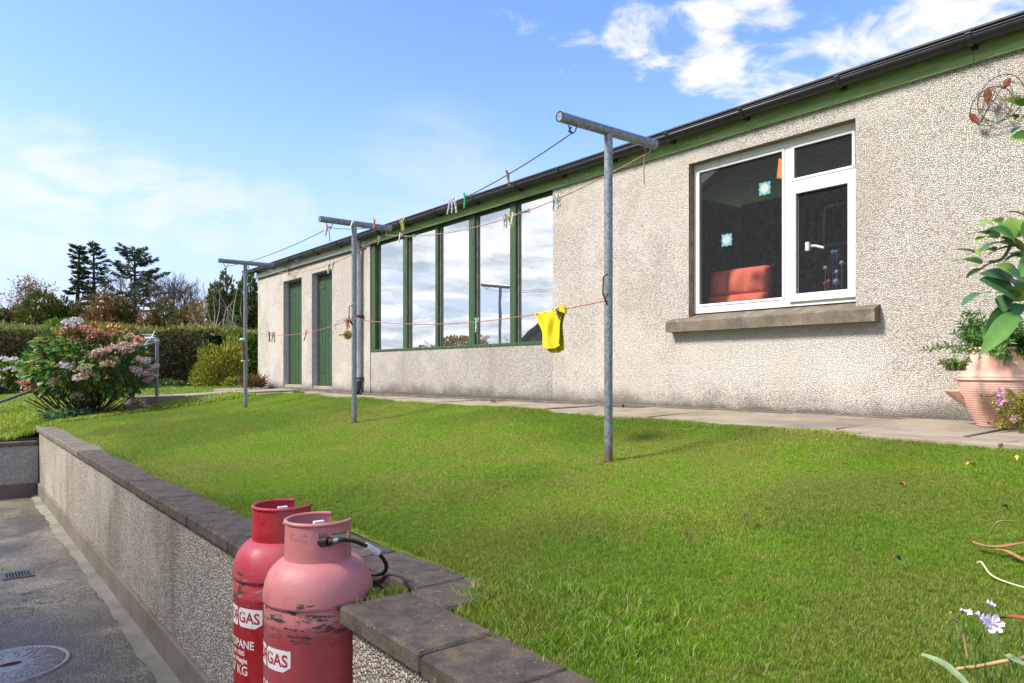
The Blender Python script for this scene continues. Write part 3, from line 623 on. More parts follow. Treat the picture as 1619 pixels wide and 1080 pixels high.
PC = {'green': (.03, .35, .16), 'lime': (.55, .62, .03), 'white': (.62, .62, .58), 'grey': (.33, .33, .34), 'orange': (.62, .17, .05), 'brown': (.30, .22, .13), 'blue': (.05, .28, .55), 'mauve': (.40, .33, .40), 'dark': (.06, .06, .06), 'pale green': (.40, .60, .40), 'cream': (.62, .56, .42)}
for k in list(PC): PC[k] = simple(k.replace(' ', '_')+'_peg_plastic', PC[k], .45, .15, 60)
def mk_peg(col, p, rz, tilt, L, label):
    e = empty('clothes_peg', p, label, 'clothes peg', 'clothes pegs left on the lines', rz)
    for sgn in (1, -1):
        b = MB(); w = .0055; pr = []
        for t, o in ((.30, .010), (.05, .0035), (-.12, .006), (-.45, .0032), (-.70, .010)):
            pr.append((o*sgn, t*L))
        V = []
        for (x, z), th in zip(pr, (.003, .005, .005, .0045, .003)): V += [(x-th*.8, -w, z), (x+th*.8, -w, z), (x+th*.8, w, z), (x-th*.8, w, z)]
        Fc = [(4*i+j, 4*i+(j+1) % 4, 4*i+4+(j+1) % 4, 4*i+4+j) for i in range(4) for j in range(4)] + [(0, 1, 2, 3), (16, 17, 18, 19)]
        b.add(V, Fc); me_o = b.build('peg_leg', PC[col]); me_o.parent = e; me_o.rotation_euler = (0, tilt + sgn*.12, 0)
    b = MB(); b.tube([(0, -.009, -.01), (0, .009, -.01)], .006, 8); o = b.build('spring', M['galv']); o.parent = e; o.rotation_euler = (0, tilt, 0)
    return e
pegs = [('A', 803, 'brown', 'brown peg alone high on the dark line against the sky'), ('A', 735.5, 'green', 'dark green peg on the dark line left of the brown one'),
        ('A', 711, 'grey', 'grey peg, leftmost of three bunched on the dark line'), ('A', 715.5, 'mauve', 'mauve peg, middle of three bunched on the dark line'), ('A', 720, 'white', 'white peg, rightmost of three bunched on the dark line'),
        ('A', 637, 'lime', 'lime peg on the dark line above the leftmost pane'), ('A', 634, 'cream', 'cream peg touching the lime peg on the dark line'), ('A', 517, 'orange', 'orange peg at the hook of the middle post'),
        ('B', 876, 'blue', 'blue peg on the pink line at the window edge'), ('B', 880, 'white', 'white peg directly right of the blue peg'), ('B', 884, 'cream', 'cream peg, last in the bunch beside the blue peg'),
        ('B', 797, 'white', 'white peg, leftmost of the bunch before the fourth mullion'), ('B', 800.5, 'grey', 'grey peg, second of the bunch before the fourth mullion'), ('B', 804, 'cream', 'cream peg, third of the bunch before the fourth mullion'),
        ('B', 808, 'lime', 'lime peg in the bunch before the fourth mullion'), ('B', 811.5, 'white', 'white peg, rightmost of the bunch before the fourth mullion'),
        ('B', 633, 'white', 'white peg on the pink line over the leftmost pane'), ('B', 599, 'cream', 'cream peg on the pink line beside the middle post'), ('B', 652, 'pale green', 'pale green peg lying along the pink line'), ('B', 832, 'brown', 'brown peg lying along the pink line over the last pane'),
        ('B', 519, 'white', 'white peg, leftmost of the bunch above the right green door'), ('B', 522, 'lime', 'lime peg in the bunch above the right green door'), ('B', 525, 'cream', 'cream peg, rightmost of the bunch above the right green door'), ('B', 527.5, 'grey', 'grey peg at the edge of the bunch above the right green door'),
        ('C', 751, 'green', 'dark green peg, left of the pair on the low line before the big window'), ('C', 754, 'pale green', 'pale green peg, right of the pair on the low line before the big window'),
        ('C', 484, 'orange', 'orange peg hanging on the low line between the green doors'), ('C', 431, 'orange', 'orange peg on the low line left of the doors'), ('C', 426, 'dark', 'black peg on the low line left of the doors'), ('C', 433.5, 'brown', 'brown peg beside the orange one left of the doors'),
        ('C', 547, 'pale green', 'pale green peg on the low line where it meets the middle post'), ('C', 550, 'orange', 'orange peg holding the reel beside the middle post')]
for k, px, c, lab in pegs:
    p = on_line(k, px); flat = 'lying along' in lab
    mk_peg(c, p, random.uniform(-.9, .6), 1.35 if flat else random.uniform(-.3, .3), random.uniform(.098, .115)*(1.0 if p.y < 7.5 else 1.25), lab)
for px, py, c, lab, tl in ((557, 353, 'white', 'white peg clipped over the T bar of the middle post', .5), (592, 350, 'orange', 'orange peg clipped on the right half of the middle T bar', 0.1)):
    q = wx(px, py, 3.3); q = P(px, py, 7.1); mk_peg(c, q, .3, tl, .10, lab)
# reel and float hung on the posts
e = empty('line_reel', (3.25, 6.78, .42), 'green and yellow clothes line reel with an orange grip hanging beside the middle post', 'line reel')
cR = P(549.5, 529.5, 7.28); b = MB()
ax = Vector((C_, -S, 0)); dv = Vector((S, C_, 0))
def disc(b, c, r, t, ax2, n=20, r2=None):
    b.tube([c-ax2*t, c+ax2*t], r, n)
disc(b, cR, .045, .012, (dv*.9+ax*.4).normalized()); b.build('drum', simple('olive_reel', (.22, .26, .03), .5), e)
b = MB(); disc(b, cR-dv*.018, .030, .004, (dv*.9+ax*.4).normalized()); b.build('side_plate', simple('dark_reel_core', (.10, .09, .03), .6), e)
b = MB(); b.tube([cR-dv*.03-ax*.08+Vector((0, 0, -.005)), cR-dv*.02+Vector((0, 0, .005))], .006, 6); b.build('handle', simple('brown_handle', (.16, .07, .04), .6), e)
b = MB(); b.tube([P(548, 506, 7.25), P(549, 512, 7.25), P(549, 521, 7.26)], .009, 6); b.build('grip', PC['orange'], e)
b = MB(); cc = P(541, 517, 7.27); b.tube([cc+Vector((ax.x*.07*math.cos(t), ax.y*.07*math.cos(t), .07*math.sin(t))) for t in np.linspace(.5, 3.6, 12)], .002, 5); b.tube([P(550, 505, 7.24), P(558, 514, 7.3)], .007, 6); b.build('wire_loop', M['wire'], e)
e = empty('line_winder', P(384, 540, 10.2), 'pale green line winder tied to the side of the farthest post', 'line winder')
b = MB()
for y_ in (537.5, 571):
    c = P(383.5 if y_ < 550 else 385, y_, 10.15); b.lathe([(.002, -.028), (.03, -.024), (.045, -.006), (.045, .006), (.03, .024), (.002, .028)] if y_ < 550 else [(.002, -.012), (.035, -.008), (.035, .008), (.002, .012)], c, 12)
b.build('discs', simple('pale_green_plastic', (.30, .42, .30), .5), e)
b = MB(); b.tube([P(384, 541, 10.15), P(385, 569, 10.15)], .022, 8); b.build('spindle', simple('brown_spindle', (.13, .09, .06), .8), e)
b = MB(); b.tube([P(386, 515, 10.2), P(382, 524, 10.15), P(384, 535, 10.15)], .004, 5); b.tube([hA[2], hA[2]+Vector((0, 0, -.06)), hA[2]+Vector((.01, 0, -.36))], .006, 5); b.build('cord', M['wire'], e)

# yellow cloth folded over the low line
YC = simple('yellow_cloth', (.60, .50, .008), .8, .06, 30, .003, 120)
def cloth():
    yl, yr = on_line('C', 846), on_line('C', 893); n, m = 22, 16; V = []; Fc = []
    for sgn in (1, -1):
        base = len(V)
        for j in range(m+1):
            s = j/m
            for i in range(n+1):
                t = i/n; top = yl.lerp(yr, t); drop = s*(.25 + .035*math.sin(t*3)) * (1 if sgn > 0 else .9)
                squeeze = .5 + (t-.5)*(1-.34*math.sin(min(1, s*1.3)*math.pi/2)); p = yl.lerp(yr, squeeze + .07*s + (0.06*s if sgn > 0 else .03*s))
                fold = .014*math.sin(t*9.5+.8*s)*min(1, s*3+.1) + .008*math.sin(t*21+2*s)
                V.append((p.x + sgn*(.006+.010*s) + fold, p.y + .006*math.sin(s*8+t*5), top.z + .006 - drop))
        Fc += [(base+j*(n+1)+i, base+j*(n+1)+i+1, base+(j+1)*(n+1)+i+1, base+(j+1)*(n+1)+i) for j in range(m) for i in range(n)]
    k = (m+1)*(n+1); Fc += [(i, i+1, k+i+1, k+i) for i in range(n)]
    b = MB(); b.add(V, Fc, True); e = empty('yellow_cloth', yl.lerp(yr, .5), 'bright yellow cleaning cloth pegged over the low line', 'cloth'); b.build('cloth', YC, e)
    b = MB(); q = on_line('C', 888); b2 = []
    for i in range(11):
        t = i/10; a = t*2*math.pi
        b2.append(Vector((q.x-.012+.006*math.cos(a), q.y + .045*math.sin(a), q.z-.008+.028*math.cos(a)+.01)))
    V = [q+Vector((-.02, .05, .008)), q+Vector((-.03, -.01, .028)), q+Vector((-.025, -.05, .02)), q+Vector((-.015, -.055, -.03)), q+Vector((-.03, -.01, -.012)), q+Vector((-.02, .04, -.03))]
    b.add(V, [(0, 1, 4, 5), (1, 2, 3, 4)], True); V2 = [v+Vector((.012, 0, 0)) for v in V]; b.add(V2, [(0, 1, 4, 5), (1, 2, 3, 4)], True); b.add(V+V2, [(i, (i+1) % 6, 6+(i+1) % 6, 6+i) for i in range(6)], True); b.build('folded_corner', YC, e)
cloth()
q = on_line('C', 886); mk_peg('mauve', q+Vector((-.035, -.01, -.01)), .4, -.6, .085, 'mauve peg gripping the right corner of the yellow cloth')

# ------------------------------------------------------------------ gas cylinders
def paint(name, top, low, zf, chips):
    t = NT(name); z = t.node('ShaderNodeSeparateXYZ', {0: t.co}).outputs[2]; zz_ = t.math('ADD', z, t.math('MULTIPLY', t.noise(11, 6, .65), .16))
    col = t.mix(t.rng(zz_, zf-.02, zf+.07), low, top)
    col = t.mix(t.rng(t.noise(26, 5, .7), .45, .75, 0, .45), col, tuple(min(1, c*1.25+.05) for c in low))
    st = t.rng(t.noise(5, 6, .7, sc=(1, 1, .22)), .50, .68, 0, .75); col = t.mix(st, col, (.30, .10, .09))
    band = t.math('MULTIPLY', t.rng(t.noise(14, 6, .75, sc=(1, 1, 3.2)), .53+.02*(1-chips), .56+.02*(1-chips)), t.math('ADD', t.rng(z, -1.0, -.84), t.rng(z, -.60, -.70), True))
    zb = t.math('MULTIPLY', t.rng(z, -.93, -.90), t.rng(z, -.76, -.79))
    col = t.mix(t.math('MULTIPLY', band, zb), col, (.05, .045, .04))
    ch2 = t.math('MULTIPLY', t.rng(t.noise(17, 6, .75, sc=(1, 1, 3.5), loc=(5, 2, 7)), .60, .63), zb); col = t.mix(ch2, col, (.25, .28, .28))
    sp = t.rng(t.noise(22, 7, .75, loc=(1, 4, 2)), .66, .69); col = t.mix(sp, col, (.06, .04, .035))
    return t.fin(col, t.rng(t.noise(8, 4), .3, .7, .40, .68), t.bump(t.noise(45, 4, .6), .0012), spec=.5)
paint1 = paint('faded_red_paint', (.54, .19, .18), (.38, .055, .065), -.80, 1.0); paint2 = paint('red_cylinder_paint', (.47, .055, .075), (.36, .008, .012), -.84, .5)
collar1 = paint('faded_pink_collar_paint', (.50, .17, .17), (.50, .15, .15), -.9, .2); collar2 = paint('red_collar_paint', (.42, .022, .035), (.36, .008, .012), -.60, .2)
tl = NT('white_lettering'); M['letter'] = tl.fin(tl.mix(tl.rng(tl.noise(70, 6, .75), .60, .66), (.72, .70, .68), (.40, .06, .08)), .6); M['letter_red'] = simple('dark_red_lettering', (.34, .02, .04), .6, .1, 60)
def text_mesh(txt, size, bold=0.0):
    c = bpy.data.curves.new('lettering', 'FONT'); c.body = txt; c.size = size; c.align_x = 'CENTER'; c.offset = bold; c.resolution_u = 3
    o = bpy.data.objects.new('lettering', c); COL.objects.link(o); bpy.context.view_layer.update()
    me = bpy.data.meshes.new_from_object(o.evaluated_get(bpy.context.evaluated_depsgraph_get())); bpy.data.objects.remove(o); return me
def cylinder(cx, cy, ztop, label, pm, cm, bars, dent=0):
    ph0 = math.atan2(-cy, -cx)                       # direction towards the camera; +theta runs to the right in view
    ang = lambda th: ph0 + th
    e = empty('gas_cylinder', (cx, cy, -1.75), label, 'gas cylinder', 'propane cylinders in the wall niche')
    zt = ztop; r = .190
    prof = [(.05, -.12), (.09, -.118), (.115, -.128), (.140, -.140), (.160, -.158), (.176, -.182), (.186, -.210), (.191, -.238), (.1925, -.262), (.1925, -.270), (.188, -.272), (.186, -.276), (.186, -.282), (.188, -.290),
            (.188, -.325), (.190, -.331), (.188, -.338), (.188, -.70), (.188, -1.02), (.186, -1.08), (.176, -1.13), (.150, -1.165)]
    b = MB(); b.lathe(prof, (cx, cy, zt), 96); b.build('body', pm, e)
    b = MB(); b.lathe([(.150, -1.12), (.150, -1.75-zt), (.144, -1.75-zt), (.144, -1.12)], (cx, cy, zt), 48); b.build('foot_ring', cm, e)
    # collar: curved wall with an opening and a hand slot
    ths = [R(a) for a in np.arange(-204, 73.1, 3.0)]; zs = [-.142, -.12, -.070, -.064, -.027, -.022, -.008, 0]; b = MB(); n = len(ths); V = []
    def rad(z): return .1165 + .002*abs(z)*10
    for off in (0, -.006):
        for z in zs:
            for th in ths:
                lift = .010*math.sin((th-R(-204))/(R(277))*math.pi) if z == 0 else 0
                V.append((cx+(rad(z)+off)*math.cos(ang(th)), cy+(rad(z)+off)*math.sin(ang(th)), zt+z))
    nz = len(zs); idx = lambda o, k, i: o*nz*n + k*n + i; Fc = []
    def solid(k, i):
        th = (ths[i]+ths[min(i+1, n-1)])/2; z = (zs[k]+zs[k+1])/2
        if R(-1) < th < R(59) and -.064 < z < -.027: return False
        if R(-150) < th < R(-110) and -.064 < z < -.027: return False
        return True
    for k in range(nz-1):
        for i in range(n-1):
            if not solid(k, i): continue
            Fc += [(idx(0, k, i), idx(0, k, i+1), idx(0, k+1, i+1), idx(0, k+1, i)), (idx(1, k, i), idx(1, k+1, i), idx(1, k+1, i+1), idx(1, k, i+1))]
            for (dk, di, e0, e1) in ((0, -1, (k, i), (k+1, i)), (0, 1, (k, i+1), (k+1, i+1)), (-1, 0, (k, i), (k, i+1)), (1, 0, (k+1, i), (k+1, i+1))):
                kk, ii = k+dk, i+di
                if not (0 <= kk < nz-1 and 0 <= ii < n-1) or not solid(kk, ii): Fc.append((idx(0, *e0), idx(0, *e1), idx(1, *e1), idx(1, *e0)))
    b.add(V, Fc, False); co = b.build('collar', cm, e)
    b = MB(); b.tube([(cx+.1145*math.cos(ang(t)), cy+.1145*math.sin(ang(t)), zt+.001) for t in ths], .0075, 10); b.build('rolled_rim', cm, co)
    b = MB(); b.tube([(cx, cy, zt-.125), (cx, cy, zt-.05)], [.022, .018], 14); b.tube([(cx, cy, zt-.05), (cx, cy, zt-.02)], [.012, .012], 10); b.tube([(cx-.0, cy, zt-.075), (cx+.045*math.cos(ang(R(40))), cy+.045*math.sin(ang(R(40))), zt-.075)], .014, 12); v = b.build('valve', M['brass'], e)
    b = MB(); b.box((cx-.02, cy-.008, zt-.022), (cx+.02, cy+.008, zt-.004), .002); b.build('valve_handle', M['tagw'], v)
    # printed panels and lettering wrapped round the body
    def wrap(me, th0, z0, rr):
        for q in me.vertices:
            th = th0 + q.co.x/rr; z = z0 + q.co.y; d = rr + q.co.z; q.co = Vector((cx + d*math.cos(ang(th)), cy + d*math.sin(ang(th)), z))
        me.update(); return me
    def panel(th0, th1, z0, z1, cut, name='label_panel'):
        n = 16; V = []; w = (th1-th0)
        for i in range(n+1):
            t = i/n; d = 0
            if t < .12: d = .25*(1-t/.12)**2
            hi, lo = z1 - d*(z1-z0)*.8, z0 + d*(z1-z0)
            if t > .75 and cut: lo = z0 + (z1-z0)*.25*((t-.75)/.25)
            for rr in (.1888,): V += [(cx+rr*math.cos(ang(th0+w*t)), cy+rr*math.sin(ang(th0+w*t)), lo), (cx+rr*math.cos(ang(th0+w*t)), cy+rr*math.sin(ang(th0+w*t)), hi)]
        b = MB(); b.add(V, [(2*i, 2*i+1, 2*i+3, 2*i+2) for i in range(n)]); return b.build(name, M['letter'], e)
    tg, zg, tx = bars          # left edge of GAS panel, its centre height
    pn = panel(tg, tg+R(37), zg-.037, zg+.037, True); me = wrap(text_mesh('GAS', .058, .0012), tg+R(17.5), zg-.018, .1893); me.materials.append(M['letter_red']); link('lettering', me, pn)
    pn = panel(tg-R(52), tg-R(2), zg-.037, zg+.037, False); me = wrap(text_mesh('CALOR', .058, .0012), tg-R(27), zg-.018, .1893); me.materials.append(M['letter_red']); link('lettering', me, pn)
    for tt, s_, dz in (('PROPANE', .044, -.118), ('UN 1965', .026, -.148), ('Net Weight', .026, -.176), ('47 KG', .050, -.222)):
        me = wrap(text_mesh(tt, s_, .0008), tg+tx, zg+dz, .1890); me.materials.append(M['letter']); link('lettering', me, e)
    me = text_mesh('GAS', .040, .001)
    for q in me.vertices:
        th = R(-38) + q.co.x/.118; q.co = Vector((cx+.1185*math.cos(ang(th)), cy+.1185*math.sin(ang(th)), zt-.055+q.co.y))
    me.materials.append(cm); link('embossed_lettering', me, co)
    return e
c1 = P(504, 700, 2.62); c2 = P(447, 700, 2.97)
cylinder(c1.x, c1.y, -.532, 'nearer gas cylinder, faded to pink on its dome, with a black hose at its collar', paint1, collar1, (R(-66), -.975, R(0)))
cylinder(c2.x, c2.y, -.545, 'farther gas cylinder in deeper red, standing partly behind the pink one', paint2, collar2, (R(-60), -.950, R(-3)))
e = empty('gas_hose', P(560, 860, 2.6), 'black rubber gas hose looping from the pink cylinder down behind it', 'hose')
hp = [P(512, 857, 2.52), P(528, 855.5, 2.50), P(545, 853.5, 2.51), P(562, 856, 2.57), P(578, 863, 2.62), P(592, 870, 2.66), P(604, 881, 2.72), P(611, 894, 2.77), P(608, 904, 2.80), P(598, 908, 2.82), P(586, 907, 2.84), P(570, 903, 2.88), P(545, 905, 2.93)]
def smooth(pts, k=4):
    out = []; n = len(pts)
    for i in range(n-1):
        p0, p1, p2, p3 = pts[max(i-1, 0)], pts[i], pts[i+1], pts[min(i+2, n-1)]
        for j in range(k):
            t = j/k; out.append(.5*((2*p1) + (p2-p0)*t + (2*p0-5*p1+4*p2-p3)*t*t + (3*p1-p0-3*p2+p3)*t**3))
    return out + [pts[-1]]
b = MB(); b.tube(smooth(hp), .0078, 10); b.build('hose', M['rubber'], e)
b = MB(); b.tube([P(503, 857, 2.525), P(520, 856.5, 2.50)], [.017, .0165], 14); b.tube([P(520, 856.5, 2.50), P(527, 856, 2.50)], .0125, 12); b.tube([P(509, 857, 2.518), P(511, 857, 2.516)], .0185, 14); b.build('regulator_nut', M['rubber'], e)
b = MB(); b.tube([P(527, 856, 2.50), P(536, 854.5, 2.50)], .0108, 12); b.build('ferrule', M['galv'], e)
b = MB(); b.tube([P(579, 863.5, 2.622), P(597, 874, 2.68)], .0135, 12); b.build('hose_tag', M['tagw'], e)

# ------------------------------------------------------------------ drain cover and gully grate in the yard
e = empty('manhole_cover', (.32, 5.26, -1.745), 'round cast iron manhole cover with an oval lifting slot in the yard', 'manhole cover')
mc = Vector((.315, 5.24, 0)); MR = .29; M['mh'] = simple('worn_manhole_iron', (.33, .32, .29), .5, .25, 30, .002, 120, .25)
b = MB(); b.lathe([(.001, -1.738), (MR-.012, -1.738), (MR-.012, -1.75)], mc, 64); b.build('lid', M['mh'], e)
b = MB(); b.lathe([(MR-.008, -1.749), (MR-.008, -1.7385), (MR+.016, -1.7385), (MR+.018, -1.75)], mc, 64); b.build('rim', M['mh'], e)
b = MB(); b.lathe([(MR-.014, -1.7465), (MR-.006, -1.7465)], mc, 64); b.build('gap', M['black'], e)
b = MB()
for ring_r, cnt, ln in ((.262, 64, .012), (.238, 56, .012), (.155, 20, .010), (.13, 20, .010)):
    for k in range(cnt):
        a = 2*math.pi*k/cnt; c = mc + Vector((ring_r*math.cos(a), ring_r*math.sin(a), -1.737)); u = Vector((math.cos(a), math.sin(a), 0)); w = Vector((-u.y, u.x, 0))
        q = [c+u*ln+w*.004, c+u*ln-w*.004, c-u*ln-w*.004, c-u*ln+w*.004]; b.add([v+Vector((0, 0, .003)) for v in q]+q, [(0, 1, 2, 3), (0, 1, 5, 4), (1, 2, 6, 5), (2, 3, 7, 6), (3, 0, 4, 7)])
for k in range(14):
    a = 2*math.pi*k/14; c = mc + Vector((.198*math.cos(a), .198*math.sin(a), -1.737))
    for s_ in (-.012, .012):
        u = Vector((math.cos(a), math.sin(a), 0)); w = Vector((-u.y, u.x, 0)); cq = c+w*s_; q = [cq+u*.024+w*.004, cq+u*.024-w*.004, cq-u*.024-w*.004, cq-u*.024+w*.004]; b.add([v+Vector((0, 0, .003)) for v in q]+q, [(0, 1, 2, 3), (0, 1, 5, 4), (1, 2, 6, 5), (2, 3, 7, 6), (3, 0, 4, 7)])
o = b.build('raised_pattern', M['mh'], e); o['kind'] = 'stuff'
b = MB(); b.add([mc+Vector((.035*math.cos(t)*1.4, .018*math.sin(t), -1.7365)) for t in np.linspace(0, 2*math.pi, 20, endpoint=False)], [tuple(range(20))]); b.build('lifting_slot', M['black'], e)
b = MB(); b.tube([mc+Vector((.038*math.cos(t)*1.45, .021*math.sin(t), -1.736)) for t in np.linspace(0, 2*math.pi, 20)], .003, 6); b.build('slot_rim', M['rust'], e)
e = empty('gully_grate', (.50, 7.53, -1.745), 'small square metal gully grate in the yard', 'drain grate')
gx, gy, gw = .505, 7.53, .098
b = MB(); b.box((gx-gw, gy-gw, -1.7455), (gx+gw, gy+gw, -1.744)); b.build('well', M['black'], e)
b = MB()
for a in ((gx-gw-.012, gy-gw-.012, gx-gw+.004, gy+gw+.012), (gx+gw-.004, gy-gw-.012, gx+gw+.012, gy+gw+.012), (gx-gw+.004, gy-gw-.012, gx+gw-.004, gy-gw+.002), (gx-gw+.004, gy+gw-.002, gx+gw-.004, gy+gw+.012)): b.box((a[0], a[1], -1.75), (a[2], a[3], -1.737))
b.build('frame', M['galv'], e)
for k in range(9):
    b = MB(); x = gx-gw+.012+k*(2*gw-.024)/8; b.box((x-.005, gy-gw+.002, -1.7435), (x+.005, gy+gw-.002, -1.738)); b.build('bar', M['iron'], e)

# ------------------------------------------------------------------ handrail, washing frame, stone at the left
b = MB(); b.tube(smooth([P(-90, 668, 9.2), P(36, 623, 11.2), P(70, 612, 12.3), P(88, 609, 12.8), P(92, 613, 12.8), P(92, 660, 12.8)], 5), .021, 14)
tag(b.build('handrail', M['galv']), 'galvanised pipe handrail sloping down at the left behind the hydrangea', 'handrail')
e = empty('line_drier', P(248, 628, 12.75), 'galvanised angled pipe with a folded wing clothes drier behind the hydrangea', 'clothes drier')
Zd = 12.75; b = MB(); b.tube(smooth([P(248, 630, Zd), P(248, 545, Zd), P(248, 538, Zd), P(245, 535.5, Zd), P(240, 535, Zd), P(222, 536.5, Zd)], 4), .028, 14); b.build('post', M['galv'], e)
b = MB(); b.tube([P(248.3, 544, Zd), P(248.3, 535, Zd)], .036, 14); b.build('elbow', M['galv'], e)
for a in ((224, 529, 243, 528.5), (240, 533, 244.5, 524), (226, 546, 247, 540), (223, 538, 252, 538), (225, 549, 238, 535), (228, 532, 246, 531)):
    b = MB(); b.tube([P(a[0], a[1], Zd-.15), P(a[2], a[3], Zd-.08)], .007, 6); b.build('arm', M['upvc'], e)
b = MB(); b.add([P(224, 541, Zd+.1), P(243, 539, Zd+.1), P(241, 545, Zd+.1), P(226, 549, Zd+.1), P(224, 541, Zd+.2), P(243, 539, Zd+.2), P(241, 545, Zd+.2), P(226, 549, Zd+.2)], [(0, 1, 2, 3), (4, 5, 6, 7), (0, 1, 5, 4), (1, 2, 6, 5), (2, 3, 7, 6), (3, 0, 4, 7)]); b.build('folded_cover', simple('teal_cover', (.03, .08, .11), .7), e)
q = wz(211, 656, -.70); b = MB(); b.box((q.x-.14, q.y-.12, -.78), (q.x+.15, q.y+.14, -.53), .02, .01); tag(b.build('stone_block', M['sill']), 'short pale concrete block on the grass right of the hydrangea', 'block')

# ------------------------------------------------------------------ room seen through the white window
e = empty('armchair', (6.2, 4.0, -.4), 'orange red quilted armchair seen through the white window', 'armchair')
def cushion(a, b_, rows, colsn, name, par, m=M['orange']):
    """quilted slab between two corners, thin in x"""
    b = MB(); n, k = colsn*8, rows*8; V = []
    for sgn in (0, 1):
        for j in range(k+1):
            for i in range(n+1):
                u, w = i/n, j/k; puff = abs(math.sin(u*colsn*math.pi))**.55 * abs(math.sin(w*rows*math.pi))**.55
                x = a[0] + (.0 if sgn == 0 else (b_[0]-a[0])); x += (-.05 if sgn == 0 else .05)*puff
                V.append((x + (b_[3] if len(b_) > 3 else 0)*w, a[1]+(b_[1]-a[1])*u, a[2]+(b_[2]-a[2])*w))
    q = (n+1)*(k+1); g = lambda s_, j, i: s_*q + j*(n+1)+i
    Fc = [(g(s_, j, i), g(s_, j, i+1), g(s_, j+1, i+1), g(s_, j+1, i)) for s_ in (0, 1) for j in range(k) for i in range(n)]
    Fc += [(g(0, j, i), g(0, j+1, i), g(1, j+1, i), g(1, j, i)) for i in (0, n) for j in range(k)] + [(g(0, j, i), g(0, j, i+1), g(1, j, i+1), g(1, j, i)) for j in (0, k) for i in range(n)]
    b.add(V, Fc, True); return b.build(name, m, par)
cushion((5.93, 3.84, .48), (6.05, 4.45, .735, .0), 1, 3, 'backrest', e); cushion((5.95, 3.84, .74), (6.06, 4.45, .985, .03), 1, 3, 'headrest', e)
cushion((6.08, 3.70, .10), (6.6, 4.38, .28, 0), 1, 2, 'seat', e); b = MB()
for yy in (3.66, 4.36):
    b.box((5.95, yy, -.4), (6.0, yy+.05, .4)); b.box((6.55, yy, -.4), (6.6, yy+.05, .3))
b.build('frame', M['soffit'], e)
def sticker(px, py, s_, label):
    c = wx(px, py, fx+.008); e = empty('snowflake_sticker', c, label, 'sticker', 'star stickers on the window glass'); 
    b = MB(); V = [(c.x, c.y, c.z)]; n = 32
    for k in range(n):
        a = 2*math.pi*k/n; rr = s_*(1 + .26*abs(math.cos(2*a+.0))**3 - .10*abs(math.sin(4*a)) + .12*abs(math.cos(4*a))**4); V.append((c.x, c.y+rr*math.cos(a+.79), c.z+rr*math.sin(a+.79)))
    b.add(V + [(c.x+.0012, v[1], v[2]) for v in V], [(0, k+1, (k+1) % n+1) for k in range(n)] + [(n+1, n+2+k, n+2+(k+1) % n) for k in range(n)]); b.build('star', M['sticker'], e)
    b = MB(); V = [(c.x-.001, c.y, c.z)] + [(c.x-.001, c.y+s_*.72*math.cos(2*math.pi*k/12)*(1+.06*(k % 2)), c.z+s_*.72*math.sin(2*math.pi*k/12)*(1+.06*(k % 2))) for k in range(12)]
    b.add(V, [(0, k+1, (k+1) % 12+1) for k in range(12)]); b.build('centre', M['sticker_w'], e)
sticker(1209, 298, .056, 'pale blue star sticker high on the glass, near the mullion'); sticker(1149, 379.5, .056, 'pale blue star sticker above the orange armchair')
a = [wx(1231, 250, 5.66), wx(1238, 252, 5.66), wx(1238, 282, 5.66), wx(1228, 282, 5.66)]
b = MB(); b.add(a + [v+Vector((.004, 0, 0)) for v in a], [(0, 1, 2, 3), (4, 5, 6, 7), (0, 1, 5, 4), (1, 2, 6, 5), (2, 3, 7, 6), (3, 0, 4, 7)]); tag(b.build('paper_triangle', simple('orange_paper', (.75, .20, .03), .7)), 'orange paper triangle stuck inside the glass beside the mullion', 'paper')
e = empty('toy_figure', (5.8, 3.0, .60), 'small blue, grey and red toy figure on the window board behind the casement', 'toy')
for px, py, c, r in ((1317, 399, (.02, .06, .16), .022), (1322, 398, (.02, .06, .16), .018), (1331, 416, (.05, .20, .10), .022), (1305, 424, (.12, .12, .12), .02), (1323, 430, (.12, .15, .2), .02), (1310, 445, (.14, .02, .03), .02), (1304, 448, (.14, .02, .03), .016), (1322, 446, (.08, .1, .2), .03)):
    q = wx(px, py, 5.78); b = MB(); b.lathe([(.001, -r), (r*.7, -r*.7), (r, 0), (r*.6, r*.8), (.001, r)], q, 10); b.tube([q, (q.x, q.y, .60)], .002, 5); b.build('coloured_piece', simple('toy_paint', c, .5), e)

# ------------------------------------------------------------------ metal wall ornament
e = empty('wall_ornament', wx(1572, 162, 5.5), 'rusty wire ring ornament with metal leaves fixed high on the wall', 'ornament')
def wring(c, ry, rz_, x, n=40, wob=.004): return [Vector((x+wob*math.sin(3*t), c.y+ry*math.cos(t), c.z+rz_*math.sin(t))) for t in np.linspace(0, 2*math.pi, n)]
b = MB(); ca, cb2 = wx(1567, 168, 5.49), wx(1582, 155, 5.51)
b.tube(wring(ca, .125, .125, 5.49), .0032, 5); b.tube(wring(cb2, .135, .15, 5.51), .0032, 5)
for a in (((1535, 172), (1594, 180)), ((1548, 195), (1590, 130)), ((1551, 195), (1575, 140)), ((1563, 135), (1598, 175)), ((1593, 184), (1606, 168)), ((1540, 160), (1555, 152)), ((1556, 152), (1593, 180)), ((1596, 132), (1604, 160)), ((1545, 193), (1575, 193))):
    b.tube([wx(*a[0], 5.495), wx((a[0][0]+a[1][0])/2+1, (a[0][1]+a[1][1])/2-2, 5.475), wx(*a[1], 5.50)], .0026, 5)
b.build('wire_rings', M['wire'], e)
